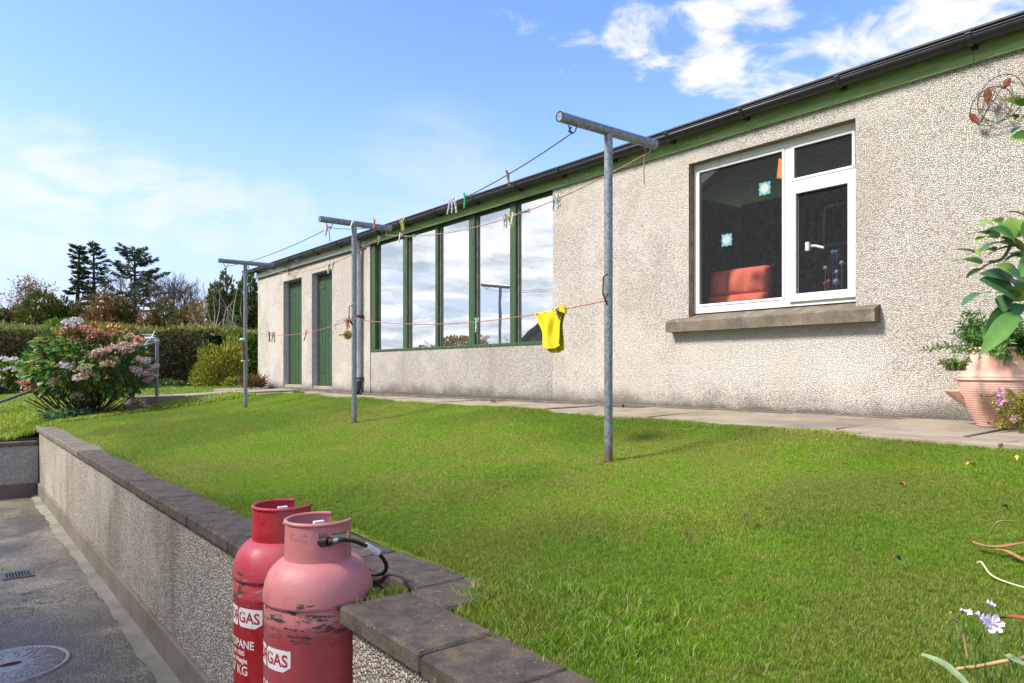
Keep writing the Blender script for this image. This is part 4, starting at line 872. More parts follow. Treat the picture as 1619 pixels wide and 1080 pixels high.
def mleaf(base, tip, w):
    p0, p1 = wx(*base, 5.48), wx(*tip, 5.46); d = p1-p0; sd = Vector((0, -d.z, d.y)).normalized(); V = []
    for t, ww in ((0, .04), (.25, .55), (.55, 1), (.8, .8), (1, .12)):
        c = p0+d*t
        V += [c-sd*w*ww*.5, c+Vector((-.006, 0, 0)), c+sd*w*ww*.5]
    b = MB(); b.add(V, [(3*i+k, 3*i+k+1, 3*i+k+4, 3*i+k+3) for i in range(4) for k in (0, 1)]); V2 = [v+Vector((.0018, 0, 0)) for v in V]; b.add(V2, [(3*i+k, 3*i+k+1, 3*i+k+4, 3*i+k+3) for i in range(4) for k in (0, 1)]); b.build('leaf', M['rust'], e)
mleaf((1549, 198), (1533, 179), .045); mleaf((1561, 166), (1562, 138), .056); mleaf((1585, 142), (1597, 123), .05)

# ------------------------------------------------------------------ grass (instanced tufts)
def tuft(k, nb, hgt, spread, w):
    rng = np.random.default_rng(100+k); V = []; T = []; r = []
    for i in range(nb):
        a = rng.uniform(0, 6.283); rr = spread*math.sqrt(rng.random()); x, y = rr*math.cos(a), rr*math.sin(a)
        h = hgt*rng.uniform(.55, 1.15); la = rng.uniform(0, 6.283); ln = rng.uniform(.15, .95)*h; wa = rng.uniform(0, 6.283); wx_, wy_ = math.cos(wa)*w/2, math.sin(wa)*w/2
        b = len(V); m_ = (x+ln*.35*math.cos(la), y+ln*.35*math.sin(la), h*.6); t = (x+ln*math.cos(la), y+ln*math.sin(la), h)
        V += [(x-wx_, y-wy_, -.006), (x+wx_, y+wy_, -.006), (m_[0]+wx_*.8, m_[1]+wy_*.8, m_[2]), (m_[0]-wx_*.8, m_[1]-wy_*.8, m_[2]), t]
        T += [(b, b+1, b+2), (b, b+2, b+3), (b+3, b+2, b+4)]; r += [rng.random()]*5
    return V, T, r
def grass_mat():
    t = NT('grass_blades'); a = t.node('ShaderNodeAttribute', attribute_name='rnd').outputs['Fac']
    lush = t.ramp(a, [(0, (.075, .165, .008)), (.3, (.18, .345, .010)), (.65, (.265, .46, .015)), (.86, (.39, .56, .05)), (1, (.76, .70, .30))])
    dry = t.ramp(a, [(0, (.10, .14, .010)), (.35, (.24, .34, .018)), (.7, (.40, .43, .06)), (1, (.76, .62, .30))])
    n1 = t.rng(t.noise(1.1, 6, .62, dist=.3), .44, .64); n2 = t.rng(t.noise(7.5, 6, .7, loc=(4, 4, 0)), .48, .66, 0, .9)
    col = t.mix(t.math('MULTIPLY', t.math('ADD', n1, n2, True), .85), lush, dry)
    col = t.mix(t.rng(t.noise(.5, 3, .5, loc=(9, 1, 0)), .45, .6, 0, .35), col, (.06, .15, .012))
    t.fin(col, .5, spec=.3); tr = t.node('ShaderNodeBsdfTranslucent', {'Color': col}); ms = t.node('ShaderNodeMixShader', {0: .45, 1: t.b.outputs[0], 2: tr.outputs[0]})
    t.l.new(ms.outputs[0], t.out.inputs[0]); return t.m
M['grass'] = grass_mat()
def scatter(name, pts, scl, variants, m, kind='stuff'):
    cl = bpy.data.collections.new(name+'_tufts')
    for i, (V, T, r) in enumerate(variants):
        me = tri_mesh(name+'_tuft', V, T, r); me.materials.append(m); o = bpy.data.objects.new(name+'_tuft', me); cl.objects.link(o)
    n = len(pts); me = bpy.data.meshes.new(name); me.vertices.add(n); me.vertices.foreach_set('co', np.asarray(pts, np.float32).ravel())
    a = me.attributes.new('rot', 'FLOAT_VECTOR', 'POINT'); rr = np.stack([RNG.uniform(-.12, .12, n), RNG.uniform(-.12, .12, n), RNG.uniform(0, 6.28, n)], 1); a.data.foreach_set('vector', rr.astype(np.float32).ravel())
    a = me.attributes.new('scl', 'FLOAT', 'POINT'); a.data.foreach_set('value', np.asarray(scl, np.float32)); me.update()
    o = link(name, me); o['kind'] = kind
    ng = bpy.data.node_groups.new(name+'_scatter', 'GeometryNodeTree')
    ng.interface.new_socket('Geometry', in_out='INPUT', socket_type='NodeSocketGeometry'); ng.interface.new_socket('Geometry', in_out='OUTPUT', socket_type='NodeSocketGeometry')
    N = ng.nodes; L = ng.links; gi = N.new('NodeGroupInput'); go = N.new('NodeGroupOutput'); ip = N.new('GeometryNodeInstanceOnPoints'); ci = N.new('GeometryNodeCollectionInfo')
    ci.inputs['Collection'].default_value = cl; ci.inputs['Separate Children'].default_value = True; ci.inputs['Reset Children'].default_value = True; ip.inputs['Pick Instance'].default_value = True
    na = N.new('GeometryNodeInputNamedAttribute'); na.data_type = 'FLOAT_VECTOR'; na.inputs[0].default_value = 'rot'; ns = N.new('GeometryNodeInputNamedAttribute'); ns.data_type = 'FLOAT'; ns.inputs[0].default_value = 'scl'
    er = N.new('FunctionNodeEulerToRotation'); L.new(na.outputs['Attribute'], er.inputs[0])
    L.new(gi.outputs[0], ip.inputs['Points']); L.new(ci.outputs[0], ip.inputs['Instance']); L.new(er.outputs[0], ip.inputs['Rotation']); L.new(ns.outputs['Attribute'], ip.inputs['Scale']); L.new(ip.outputs[0], go.inputs[0])
    md = o.modifiers.new('scatter', 'NODES'); md.node_group = ng; return o
def lawn_pts(n, x0, x1, y0, y1):
    X = RNG.uniform(x0, x1, n); Y = RNG.uniform(y0, y1, n)
    e0 = 1.285 + .02*np.sin(Y*3) + .012*np.sin(Y*17) + RNG.normal(0, .012, n); inn = (Y > 2.0) & (Y < 3.56); e0 = np.where(inn, 1.595 + RNG.normal(0, .015, n), e0)
    e1 = 4.245 + .03*np.sin(Y*2.2+1) + .02*np.sin(Y*9) + RNG.normal(0, .02, n)
    k = (X > e0) & (X < e1); return X[k], Y[k]
parts_ = []
for (n, y0, y1, s0) in ((70000, -.2, 3.2, .60), (60000, 3.2, 7.0, .72), (44000, 7.0, 12.6, .95)):
    X, Y = lawn_pts(n, 1.25, 4.3, y0, y1); edge = np.exp(-((X-1.3)/.07)**2)*.55 + np.exp(-((X-1.62)/.10)**2)*((Y > 1.9) & (Y < 3.6))*.5 + np.exp(-((X-4.24)/.06)**2)*.7
    sc_ = s0*RNG.uniform(.7, 1.2, len(X))*(1+edge)*(.85+.25*np.sin(X*3.1+Y*1.7)*np.sin(Y*2.3)); parts_.append((np.stack([X, Y, z_lawn(X, Y)-.002], 1), sc_))
X = RNG.normal(1.50, .12, 900); Y = RNG.normal(1.72, .17, 900); k = (X > 1.29); X, Y = X[k], Y[k]     # long tussock by the wall corner
parts_.append((np.stack([X, Y, z_lawn(X, Y)-.002], 1), RNG.uniform(.8, 1.45, len(X))))
for (px, py, zq) in ((557+40, 905, -.78), (690, 945, -.78)):
    pass
X = RNG.normal(1.25, .06, 26); Y = RNG.normal(2.31, .03, 26); parts_.append((np.stack([X, Y, X*0-.785], 1), RNG.uniform(.5, .9, 26)))
tv = [tuft(k, 32, .030, .026, .0025) for k in range(8)]
scatter('grass', np.concatenate([p[0] for p in parts_]), np.concatenate([p[1] for p in parts_]), tv, M['grass'])
n = 75000; Y = 12.55 + RNG.random(n)**1.6*13; X = RNG.uniform(-7, 7.5, n); k = ~((X > 2.55) & (Y > 13.78) & (Y < 14.92) & (X < 5.6)) & ~((X > 4.6) & (Y > 14.8) & (Y < 16.45)) & ~((X > 4.2) & (Y < 14)) & ~((X > 5.4) & (Y < 16.5)); X, Y = X[k], Y[k]
scatter('distant_grass', np.stack([X, Y, z_far(X, Y)-.002], 1), RNG.uniform(1.3, 2.1, len(X))*(1+.03*(Y-12.6)), [tuft(k+20, 14, .034, .045, .007) for k in range(4)], M['grass'])

# weeds and fallen leaves
M['weed'] = leafmat('weed_leaves', [(0, (.06, .14, .02)), (1, (.20, .32, .07))])
def weed(x, y, z, r, n, label, size=.03, m=None):
    a = RNG.uniform(0, 6.283, n); rr = RNG.random(n)*r*.4; pts = np.stack([x+rr*np.cos(a), y+rr*np.sin(a), z+RNG.uniform(0, .02, n)*r/.08], 1)
    o = foliage('weed', pts, size*RNG.uniform(.7, 1.4, n), m or M['weed'], dirs=np.stack([np.cos(a), np.sin(a), RNG.uniform(.2, 1.0, n)], 1), aspect=.35); tag(o, label, 'weed')
q = wz(471, 624, -.40); weed(q.x, q.y, -.395, .14, 160, 'bright green weed tuft on the path before the green doors', .06)
q = wz(1130, 681, -.44); weed(q.x, q.y, gh(q.x, q.y)+.02, .10, 60, 'pale flat weed rosette in the lawn near the path', .05, leafmat('pale_weed', [(0, (.16, .26, .10)), (1, (.30, .42, .20))]))
q = wz(780, 636.5, -.36); weed(q.x, q.y, -.36, .06, 40, 'small weed at the foot of the wall under the last pane', .03)
LV = {'dry': simple('dry_brown_leaf', (.13, .07, .04), .8, .4, 40), 'grey': simple('grey_dead_leaf', (.07, .05, .035), .8, .4, 40), 'yellow': simple('yellow_fallen_leaf', (.62, .40, .03), .6, .2, 40), 'red': simple('reddish_fallen_leaf', (.30, .09, .03), .7, .3, 40)}
for px, py, zz_, s_, c, lab in ((1182, 819, -.625, .05, 'grey', 'dead grey brown leaf curled in the middle of the lawn'), (1535, 737, -.45, .05, 'yellow', 'bright yellow fallen leaf on the lawn below the pot'), (1427, 768, -.5, .032, 'red', 'small reddish fallen leaf on the lawn'), (1418, 885, -.65, .035, 'dry', 'small brown leaf on the near right of the lawn'),
                            (1605, 725, -.44, .04, 'yellow', 'yellow leaf at the right edge of the picture under the pot'), (1337, 736, -.46, .028, 'grey', 'small dark leaf on the lawn before the white window'), (1412, 742, -.46, .03, 'grey', 'small dark leaf left of the yellow one on the lawn'), (1588, 804, -.52, .03, 'grey', 'small dark leaf at the right side of the lawn'), (1088, 848, -.68, .026, 'dry', 'tiny brown leaf left of the large grey one'), (946, 732, -.545, .05, 'dry', 'brown leaf litter at the foot of the nearest post')):
    q = wz(px, py, zz_); zz2 = gh(q.x, q.y)+.026; q = wz(px, py, zz2); b = MB(); V = []; a = random.uniform(0, 3); u = Vector((math.cos(a), math.sin(a), .25)); w = Vector((-u.y, u.x, .1))
    for t, ww in ((-1, .05), (-.5, .6), (.1, .8), (.6, .5), (1, .04)):
        c0 = q + u*s_*.5*t + Vector((0, 0, .006*(1-t*t)*random.uniform(.5, 2))); V += [c0-w*s_*.4*ww+Vector((0, 0, .012*ww)), c0, c0+w*s_*.4*ww+Vector((0, 0, .010*ww))]
    b.add(V, [(3*i+k, 3*i+k+1, 3*i+k+4, 3*i+k+3) for i in range(4) for k in (0, 1)]); tag(b.build('fallen_leaf', LV[c]), lab, 'leaf')
q = wz(143, 662+9, -.80)
for px, py in ((44, 650),):
    pp = P(px, py, 15.0); b = MB(); b.lathe([(.10, 0), (.07, .03), (.01, .045)], (pp.x, pp.y, gh(pp.x, pp.y)+.02), 12); tag(b.build('molehill', M['soil']), 'small brown patch of soil on the far lawn left of the hydrangea', 'soil')

# ------------------------------------------------------------------ hydrangea at the wall end
M['hyd'] = leafmat('hydrangea_leaves', [(0, (.045, .12, .03)), (.5, (.09, .21, .035)), (.85, (.20, .31, .05)), (.94, (.36, .29, .05)), (1, (.42, .14, .04))], .3)
M['hydl'] = [leafmat('hydrangea_leaf_%s' % nme, [(0, c), (1, c)], .25) for nme, c in (('green', (.075, .20, .04)), ('dark', (.045, .13, .04)), ('yellow', (.34, .36, .05)), ('orange', (.55, .20, .04)), ('bright', (.15, .31, .04)))]
M['stem'] = simple('woody_stem', (.10, .065, .035), .85, .35, 20)
hb = wz(132, 662, -.775); hy = empty('hydrangea_bush', hb, 'large pink flowered hydrangea bush with autumn leaves at the end of the retaining wall', 'bush')
Zh = hb.x*S + hb.y*C_; hc = P(138, 588, Zh)
fl = [(107, 512, .6, 'w'), (120, 508, .4, 'w'), (140, 522, .5, 'r'), (155, 526, .5, 'r'), (128, 520, .5, 'r'), (147, 533, .5, 'r'), (168, 530, .3, 'r'), (108, 523, .4, 'p'), (120, 538, .4, 'p'), (98, 524, .3, 'r'), (65, 556, .4, 'p'), (60, 564, .4, 'r'), (37, 606, .4, 'r'), (49, 617, .5, 'r'), (46, 609, .3, 'p'), (85, 604, .9, 'b'), (92, 611, .6, 'b'), (78, 622, .3, 'b'), (104, 580, .9, 'w'), (127, 597, 1, 'p'),
      (155, 559, .8, 'p'), (166, 555, .8, 'p'), (148, 562, .5, 'b'), (180, 549, .6, 'p'), (195, 545, .5, 'p'), (201, 554, .5, 'p'), (186, 553, .4, 'p'), (214, 545, .3, 'p'), (220, 538, .2, 'r'), (205, 533, .2, 'b'), (170, 577, .9, 'b'), (178, 571, .6, 'b'), (163, 573, .6, 'b'), (134, 582, 1, 'b'), (141, 592, .8, 'b'), (215, 584, .4, 'p'), (224, 590, .3, 'p'), (222, 570, .3, 'p'), (240, 593, .1, 'p'), (243, 581, .1, 'p'), (229, 572, .2, 'w'), (122, 626, .7, 'b'), (131, 632, .5, 'b'), (175, 532, .1, 'b'), (186, 530, .1, 'b'), (235, 600, .1, 'p'), (222, 634, .3, 'b'), (229, 643, .3, 'b'), (80, 550, .3, 'b')]
def head_mesh(k, cols):
    rng = np.random.default_rng(50+k); n = 95; d = unit(rng.normal(size=(n, 3))); d[:, 2] = np.abs(d[:, 2])*1.0 - .25; d = unit(d); p = d*np.array([1, 1, .62])*rng.uniform(.72, 1.05, (n, 1))*.095
    V, T, r = leaf_arrays(p, .034, nrm=d, flat=.75, aspect=1.0, rng=rng); me = tri_mesh('flower_head', V, T, r); me.materials.append(leafmat('petals_%d' % k, cols, .3)); return me
hm = {'w': head_mesh(1, [(0, (.55, .50, .50)), (1, (.78, .74, .72))]), 'p': head_mesh(2, [(0, (.52, .30, .26)), (.5, (.72, .47, .43)), (1, (.78, .68, .56))]), 'r': head_mesh(3, [(0, (.50, .10, .06)), (.5, (.62, .24, .16)), (1, (.72, .46, .40))]), 'b': head_mesh(4, [(0, (.32, .25, .12)), (.5, (.50, .43, .22)), (1, (.66, .54, .40))])}
heads = []
for px, py, d, c in fl:
    p = P(px, py, Zh-.90*d-.03); heads.append(p); o = link('flower_head', hm[c], hy); o.location = p; o.rotation_euler = (random.uniform(-.4, .4), random.uniform(-.4, .4), random.uniform(0, 6)); s_ = random.uniform(.85, 1.15); o.scale = (s_,)*3
b = MB()
for p in heads:
    a = Vector((hb.x + random.uniform(-.16, .16), hb.y+random.uniform(-.16, .16), hb.z-.02)); m_ = a.lerp(p, .5) + Vector((random.uniform(-.05, .05), random.uniform(-.05, .05), -.12*(abs(p.x-hb.x)+abs(p.y-hb.y)) + .05)); b.tube(smooth([a, m_, p], 4), [.013]*5+[.006]*3 + [.005], 5) if False else b.tube(smooth([a, m_, p], 3), .009, 5)
for k in range(34):
    a = Vector((hb.x+random.uniform(-.2, .2), hb.y+random.uniform(-.2, .2), hb.z-.02)); t = random.uniform(0, 6.28); p = a+Vector((.55*math.cos(t), .55*math.sin(t), random.uniform(.3, .9))); b.tube(smooth([a, a.lerp(p, .5)+Vector((0, 0, -.06)), p], 3), .010, 5)
for px, py in ((38, 632), (42, 628), (220, 648), (232, 640)):
    a = Vector((hb.x, hb.y, hb.z)); p = P(px, py, Zh-.2); b.tube(smooth([a, a.lerp(p, .55)+Vector((0, 0, -.06)), p], 4), .009, 5)
b.build('stems', M['stem'], hy)
def hyleaf(s_):
    V = [(0, 0, 0)]; 
    for t, w in ((.15, .28), (.4, .5), (.7, .40), (.9, .16)): V += [(-w*s_*.62, t*s_, .05*s_*(1-t)+.02*s_), (0, t*s_, -.03*s_*t), (w*s_*.62, t*s_, .05*s_*(1-t)+.02*s_)]
    V += [(0, s_, -.12*s_)]; Fc = [(0, 1, 2), (0, 2, 3)]
    for i in range(3): Fc += [(1+3*i, 4+3*i, 5+3*i, 2+3*i), (2+3*i, 5+3*i, 6+3*i, 3+3*i)]
    return V, Fc + [(10, 13, 11), (11, 13, 12)]
lms = []
for mm in M['hydl']:
    V, Fc = hyleaf(.15); me = bpy.data.meshes.new('leaf'); me.from_pydata(V, [], Fc); me.polygons.foreach_set('use_smooth', [True]*len(Fc)); me.materials.append(mm); me.update(); lms.append(me)
def ell(n, c, rad, lo=.55, zmin=-9, rng=RNG):
    d = unit(rng.normal(size=(n, 3))); r = rng.uniform(lo, 1.0, (n, 1))**.6; p = np.array(c) + d*r*np.array(rad); return p, d
wdt = 98/F*Zh; hgt_ = 66/F*Zh
cc_ = P(142, 578, Zh)
placed = 0
while placed < 285:
    p, d = ell(1, cc_, (wdt*.88, wdt*.88, hgt_*.92), .72); p, d = p[0], d[0]
    if d.dot([cc_.x*0-S, -C_, 0]) < -.25 and random.random() < .7: continue
    if p[2] < cc_.z-.42 and random.random() < .6: continue
    o = link('leaf', random.choices(lms, [36, 20, 12, 4, 28])[0], hy); o.location = p; dd = Vector((d[0], d[1], d[2]*.5 - .35)).normalized()
    o.rotation_euler = (dd.to_track_quat('Y', 'Z') @ Matrix.Rotation(random.uniform(-.6, .6), 3, 'Y').to_quaternion()).to_euler(); s_ = random.uniform(.75, 1.25); o.scale = (s_,)*3; placed += 1
pts, d = ell(2600, cc_, (wdt*.92, wdt*.92, hgt_*.95), .2); k = pts[:, 2] > cc_.z-.5; pts, d = pts[k], d[k]
o = foliage('small_leaves', pts, RNG.uniform(.07, .13, len(pts)), M['hyd'], hy, dirs=d, droop=.3, aspect=.6); o['kind'] = 'stuff'
pts, d = ell(700, P(150, 528, Zh), (.55, .55, .16), .2); o = foliage('autumn_leaves', pts, RNG.uniform(.05, .10, len(pts)), leafmat('autumn_leaves', [(0, (.34, .08, .03)), (.5, (.45, .20, .04)), (1, (.20, .22, .04))], .25), hy, dirs=d, aspect=.6); o['kind'] = 'stuff'
q = wz(112, 664, -.775)
n = 420; a = RNG.uniform(0, 6.283, n); rr = RNG.random(n)*.25; pts = np.stack([q.x-.10+rr*np.cos(a)*1.4, q.y-.45+rr*np.sin(a), q.z+.03+RNG.uniform(0, .13, n)], 1)
tag(foliage('trailing_plant', pts, RNG.uniform(.06, .13, n), leafmat('blue_green_leaves', [(0, (.03, .09, .03)), (1, (.14, .24, .12))]), dirs=np.stack([np.cos(a), np.sin(a), RNG.uniform(-.2, .7, n)], 1), aspect=.28), 'low blue green leafy plant spilling over the coping below the hydrangea', 'plant')

# ------------------------------------------------------------------ hedges and shrubs
def clump(name, blobs, n, size, m, label, cat, group=None, core=None, aspect=.5, up=.3, droop=0, lo=.72, stems=0, base=None):
    """blobs: (centre, radii); leaves in the outer shell of each, woody twigs inside"""
    c0 = blobs[0][0]; e = empty(name, (c0[0], c0[1], base if base is not None else gh(c0[0], c0[1])), label, cat, group); P_, D_ = [], []
    wts = np.array([b[1][0]*b[1][2] + b[1][1]*b[1][2] for b in blobs]); wts = wts/wts.sum()
    for (c, rad), w in zip(blobs, wts):
        p, d = ell(max(20, int(n*w)), c, rad, lo); lump = 1 + .26*np.sin(p[:, 0]*2.4/max(.5, rad[0])*1.6+p[:, 2]*2.1/max(.4, rad[2]))*np.sin(p[:, 1]*2.7+1+p[:, 2]*1.3) + RNG.normal(0, .07, len(p)) ; p = np.array(c)+(p-np.array(c))*lump[:, None]; P_.append(p); D_.append(d)
    P_ = np.concatenate(P_); D_ = np.concatenate(D_); D_[:, 2] += up
    foliage('crown', P_, size*RNG.uniform(.6, 1.35, len(P_)), m, e, dirs=D_, aspect=aspect, droop=droop)
    b = MB()
    for (c, rad) in blobs:
        g = gh(c[0], c[1]) - .1
        for k in range(max(3, int(10*rad[0]))):
            t = random.uniform(0, 6.28); u = Vector((math.cos(t), math.sin(t), 0)); a = Vector((c[0]+u.x*rad[0]*.25, c[1]+u.y*rad[1]*.25, g)); top = Vector((c[0]+u.x*rad[0]*random.uniform(.3, .9), c[1]+u.y*rad[1]*random.uniform(.3, .9), c[2]+rad[2]*random.uniform(-.1, .8)))
            b.tube([a, a.lerp(top, .5)+Vector((random.uniform(-.1, .1), 0, .08)), top], [.03*rad[2], .02*rad[2], .008*rad[2]], 4)
    b.build('branches', core or M['stem'], e)
    return e
def hedge(name, x0, x1, top, Z0, Z1, depth, n, size, m, label, m2=None, base=None, topf=.25):
    """clipped hedge between two picture columns, running roughly across the view"""
    a, c = P(x0, HY, Z0), P(x1, HY, Z1); ht0, ht1 = (HY-top[0])/F*Z0, (HY-top[1])/F*Z1; L = (c-a).length; u = (c-a)/L; back = Vector((-u.y, u.x, 0)); back = back if back.dot(Vector((S, C_, 0))) > 0 else -back
    e = empty(name, ((a.x+c.x)/2, (a.y+c.y)/2, -.7), label, 'hedge')
    def at(s, dpt, zf):
        g = np.array([gh(a.x+u.x*L*q, a.y+u.y*L*q) for q in s]) if len(s) < 400 else np.interp(s, np.linspace(0, 1, 40), [gh(a.x+u.x*L*q, a.y+u.y*L*q) for q in np.linspace(0, 1, 40)])
        ht = ht0 + (ht1-ht0)*s + .05*np.sin(s*L*1.7) + .04*np.sin(s*L*4.1+1); z = g + (ht-g)*zf
        bulge = .10*np.sin(s*L*1.3+2) + .08*np.sin(s*L*3.7+zf*4)
        return np.stack([a.x+u.x*L*s+back.x*(dpt-bulge), a.y+u.y*L*s+back.y*(dpt-bulge), z], 1)
    n1 = int(n*(1-topf)); s = RNG.random(n1); p1 = at(s, np.abs(RNG.normal(0, .09, n1)), RNG.random(n1)**.9)
    n2 = n-n1; s = RNG.random(n2); p2 = at(s, RNG.random(n2)*depth, 1+RNG.normal(0, .035, n2)); fr = np.array([-back.x, -back.y, .5])
    foliage('leaves', p1, size*RNG.uniform(.6, 1.3, n1), m, e, dirs=np.tile(fr, (n1, 1)), aspect=.5); foliage('top_growth', p2, size*RNG.uniform(.8, 1.7, n2), m2 or m, e, dirs=np.tile([0, 0, 1.0], (n2, 1)), aspect=.38)
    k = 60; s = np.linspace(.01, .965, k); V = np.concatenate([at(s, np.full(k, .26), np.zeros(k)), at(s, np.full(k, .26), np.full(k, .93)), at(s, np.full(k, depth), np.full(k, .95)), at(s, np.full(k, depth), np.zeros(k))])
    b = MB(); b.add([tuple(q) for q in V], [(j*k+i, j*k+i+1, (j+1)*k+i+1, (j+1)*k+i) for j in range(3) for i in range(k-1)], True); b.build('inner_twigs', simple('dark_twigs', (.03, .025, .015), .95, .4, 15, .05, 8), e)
    return e
LG = lambda nme, st, **k: leafmat(nme, st, **k)
m_dark = LG('dark_hedge_leaves', [(0, (.03, .05, .015)), (.5, (.075, .10, .025)), (.8, (.16, .11, .05)), (1, (.22, .17, .07))], trans=.25)
m_top = LG('olive_hedge_tips', [(0, (.12, .18, .025)), (.5, (.22, .27, .05)), (1, (.32, .23, .10))], trans=.35)
m_bright = LG('bright_hedge_leaves', [(0, (.05, .13, .012)), (.6, (.14, .26, .02)), (1, (.26, .38, .05))], trans=.35)
m_yel = LG('yellow_green_leaves', [(0, (.10, .14, .018)), (.5, (.28, .31, .03)), (.85, (.44, .42, .06)), (1, (.38, .24, .07))], trans=.3)
m_green = LG('mid_green_leaves', [(0, (.025, .06, .015)), (.6, (.07, .12, .025)), (1, (.13, .18, .04))], trans=.25)
hedge('hedge', -260, 338, (519, 523), 21.5, 19.6, 1.6, 30000, .085, m_dark, 'long clipped dark hedge with olive top crossing behind the hydrangea', m_top)
hedge('hedge', 350, 440, (533, 528), 20.6, 20.4, 1.0, 7000, .085, m_bright, 'bright green hedge at the left corner of the outbuilding', m_bright)
q = P(346, 566, 18.8); clump('yellow_green_shrub', [((q.x, q.y, .08), (.50, .5, .66)), ((q.x+.32, q.y+.1, .22), (.40, .4, .60)), ((q.x-.35, q.y, -.15), (.35, .35, .45))], 5500, .09, m_yel, 'rounded yellow green shrub before the dark hedge', 'shrub', up=.9, lo=.45, aspect=.38)
q = P(20, 592, 19.5); wh = clump('white_hydrangea', [((q.x, q.y, -.25), (.62, .6, .48)), ((q.x-1.0, q.y, -.2), (.7, .6, .5))], 2600, .14, m_bright, 'white flowered hydrangea before the hedge at the left edge', 'bush', aspect=.65)
for px, py in ((5, 567), (14, 570), (19, 582), (3, 586), (4, 598), (22, 568), (36, 594), (44, 571), (50, 575), (28, 586), (2, 610)):
    o = link('flower_head', hm['w'], wh); o.location = P(px, py, 18.9); o.scale = (1.25, 1.25, 1.0)
q = P(268, 600, 19.0); clump('low_ground_shrub', [((q.x, q.y, -.45), (.9, .35, .18)), ((q.x+.9, q.y, -.42), (.5, .35, .2))], 1700, .10, m_green, 'low dark green growth at the foot of the hedge', 'shrub')
q = P(360, 606, 18.2); clump('low_yellow_plants', [((q.x+.35, q.y, -.33), (.55, .3, .14))], 500, .09, m_yel, 'low yellowish plants on the grass edge left of the building corner', 'plants')
q = P(412, 602, 15.2); n = 900; a = RNG.uniform(0, 6.283, n); rr = RNG.random(n)*.16; pts = np.stack([q.x-.05+rr*np.cos(a), q.y+.3+rr*np.sin(a)*1.4, -.34+RNG.uniform(0, .14, n)], 1)
tag(foliage('dry_shrub', pts, RNG.uniform(.10, .30, n), LG('dry_red_twigs', [(0, (.10, .05, .03)), (.5, (.22, .11, .06)), (.85, (.30, .20, .10)), (1, (.12, .16, .04))], trans=.1), dirs=np.stack([np.cos(a)*.8, np.sin(a)*.8, RNG.uniform(.2, 1.2, n)], 1), aspect=.09), 'low reddish dry twiggy shrub at the building corner', 'shrub')

# ------------------------------------------------------------------ trees beyond the hedge
m_con = LG('conifer_needles', [(0, (.018, .042, .016)), (.6, (.045, .08, .03)), (1, (.08, .11, .04))], trans=.1)
M['bark'] = simple('dark_bark', (.075, .060, .050), .95, .3, 3); M['bark_l'] = simple('pale_bark', (.26, .22, .19), .9, .3, 3)
def conifer(x, ytop, Z, halfw, shape, label, dens=1.0, lean=0, low=500):
    base = P(x, HY, Z); zt = (HY-ytop)/F*Z; e = empty('conifer_tree', (base.x, base.y, -1.2), label, 'conifer', 'dark conifers beyond the hedge'); rt = Vector((C_, -S, 0))
    top = Vector((base.x, base.y, zt)) + rt*lean; foot = Vector((base.x, base.y, -1.5)); b = MB(); b.tube([foot, foot.lerp(top, .5), foot.lerp(top, .97)], [.26, .17, .05], 7); b.build('trunk', M['bark'], e)
    Wm = halfw/F*Z; z0 = (HY-low)/F*Z; H = zt-z0; bb = MB(); PP, DD, SZ = [], [], []
    nl = int(15*dens)
    for k in range(nl):
        h = k/(nl-1); zc_ = z0 + H*(h**.92)*.985; w = Wm*shape(h)
        for j in range(random.choice((4, 5, 6))):
            if random.random() < .12: continue
            t = random.uniform(0, 6.28); u = Vector((math.cos(t), math.sin(t), 0)); L = w*random.uniform(.55, 1.12); rise = random.uniform(.0, .30)*L + .30*L*h
            st = foot + (top-foot)*((zc_+1.5)/(zt+1.5)); end = st + u*L + Vector((0, 0, rise)); mid = st.lerp(end, .55) - Vector((0, 0, .09*L))
            bb.tube([st, mid, end], [.05, .03, .012], 4, caps=False)
            m_ = int(14+L*26)
            for i in range(m_):
                s_ = random.uniform(.22, 1.04); c = (st.lerp(mid, s_/.55) if s_ < .55 else mid.lerp(end, (s_-.55)/.45)); side = Vector((-u.y, u.x, 0))*random.uniform(-1, 1)*.20*L*(1.15-s_)
                PP.append(c+side+Vector((0, 0, random.uniform(-.09, .03)))); DD.append(u*.9+side.normalized()*.7 if side.length > .01 else u); SZ.append(random.uniform(.20, .40))
    for i in range(60): PP.append(top-Vector((random.uniform(-.15, .15), random.uniform(-.15, .15), random.uniform(-.05, .9)))); DD.append(Vector((random.uniform(-1, 1), random.uniform(-1, 1), .8))); SZ.append(random.uniform(.2, .4))
    bb.build('branches', M['bark'], e); foliage('crown', np.array([p[:] for p in PP]), np.array(SZ), m_con, e, dirs=np.array([d[:] for d in DD]), aspect=.34, droop=.10)
conifer(116, 391, 52, 25, lambda h: (.55+.25*math.sin(h*9))*(1-.35*h) if h < .8 else .42, 'thin ragged conifer, leftmost of the three', .95, .45)
conifer(150, 385, 53, 40, lambda h: (1.0-h)**.75*1.0+.08, 'pointed conifer, middle of the three', 1.0, -.1)
conifer(213, 394, 50, 56, lambda h: (1-h)**.42*.85+.10 if h < .93 else .42, 'broad flat topped conifer, rightmost of the three', 1.2, .0)
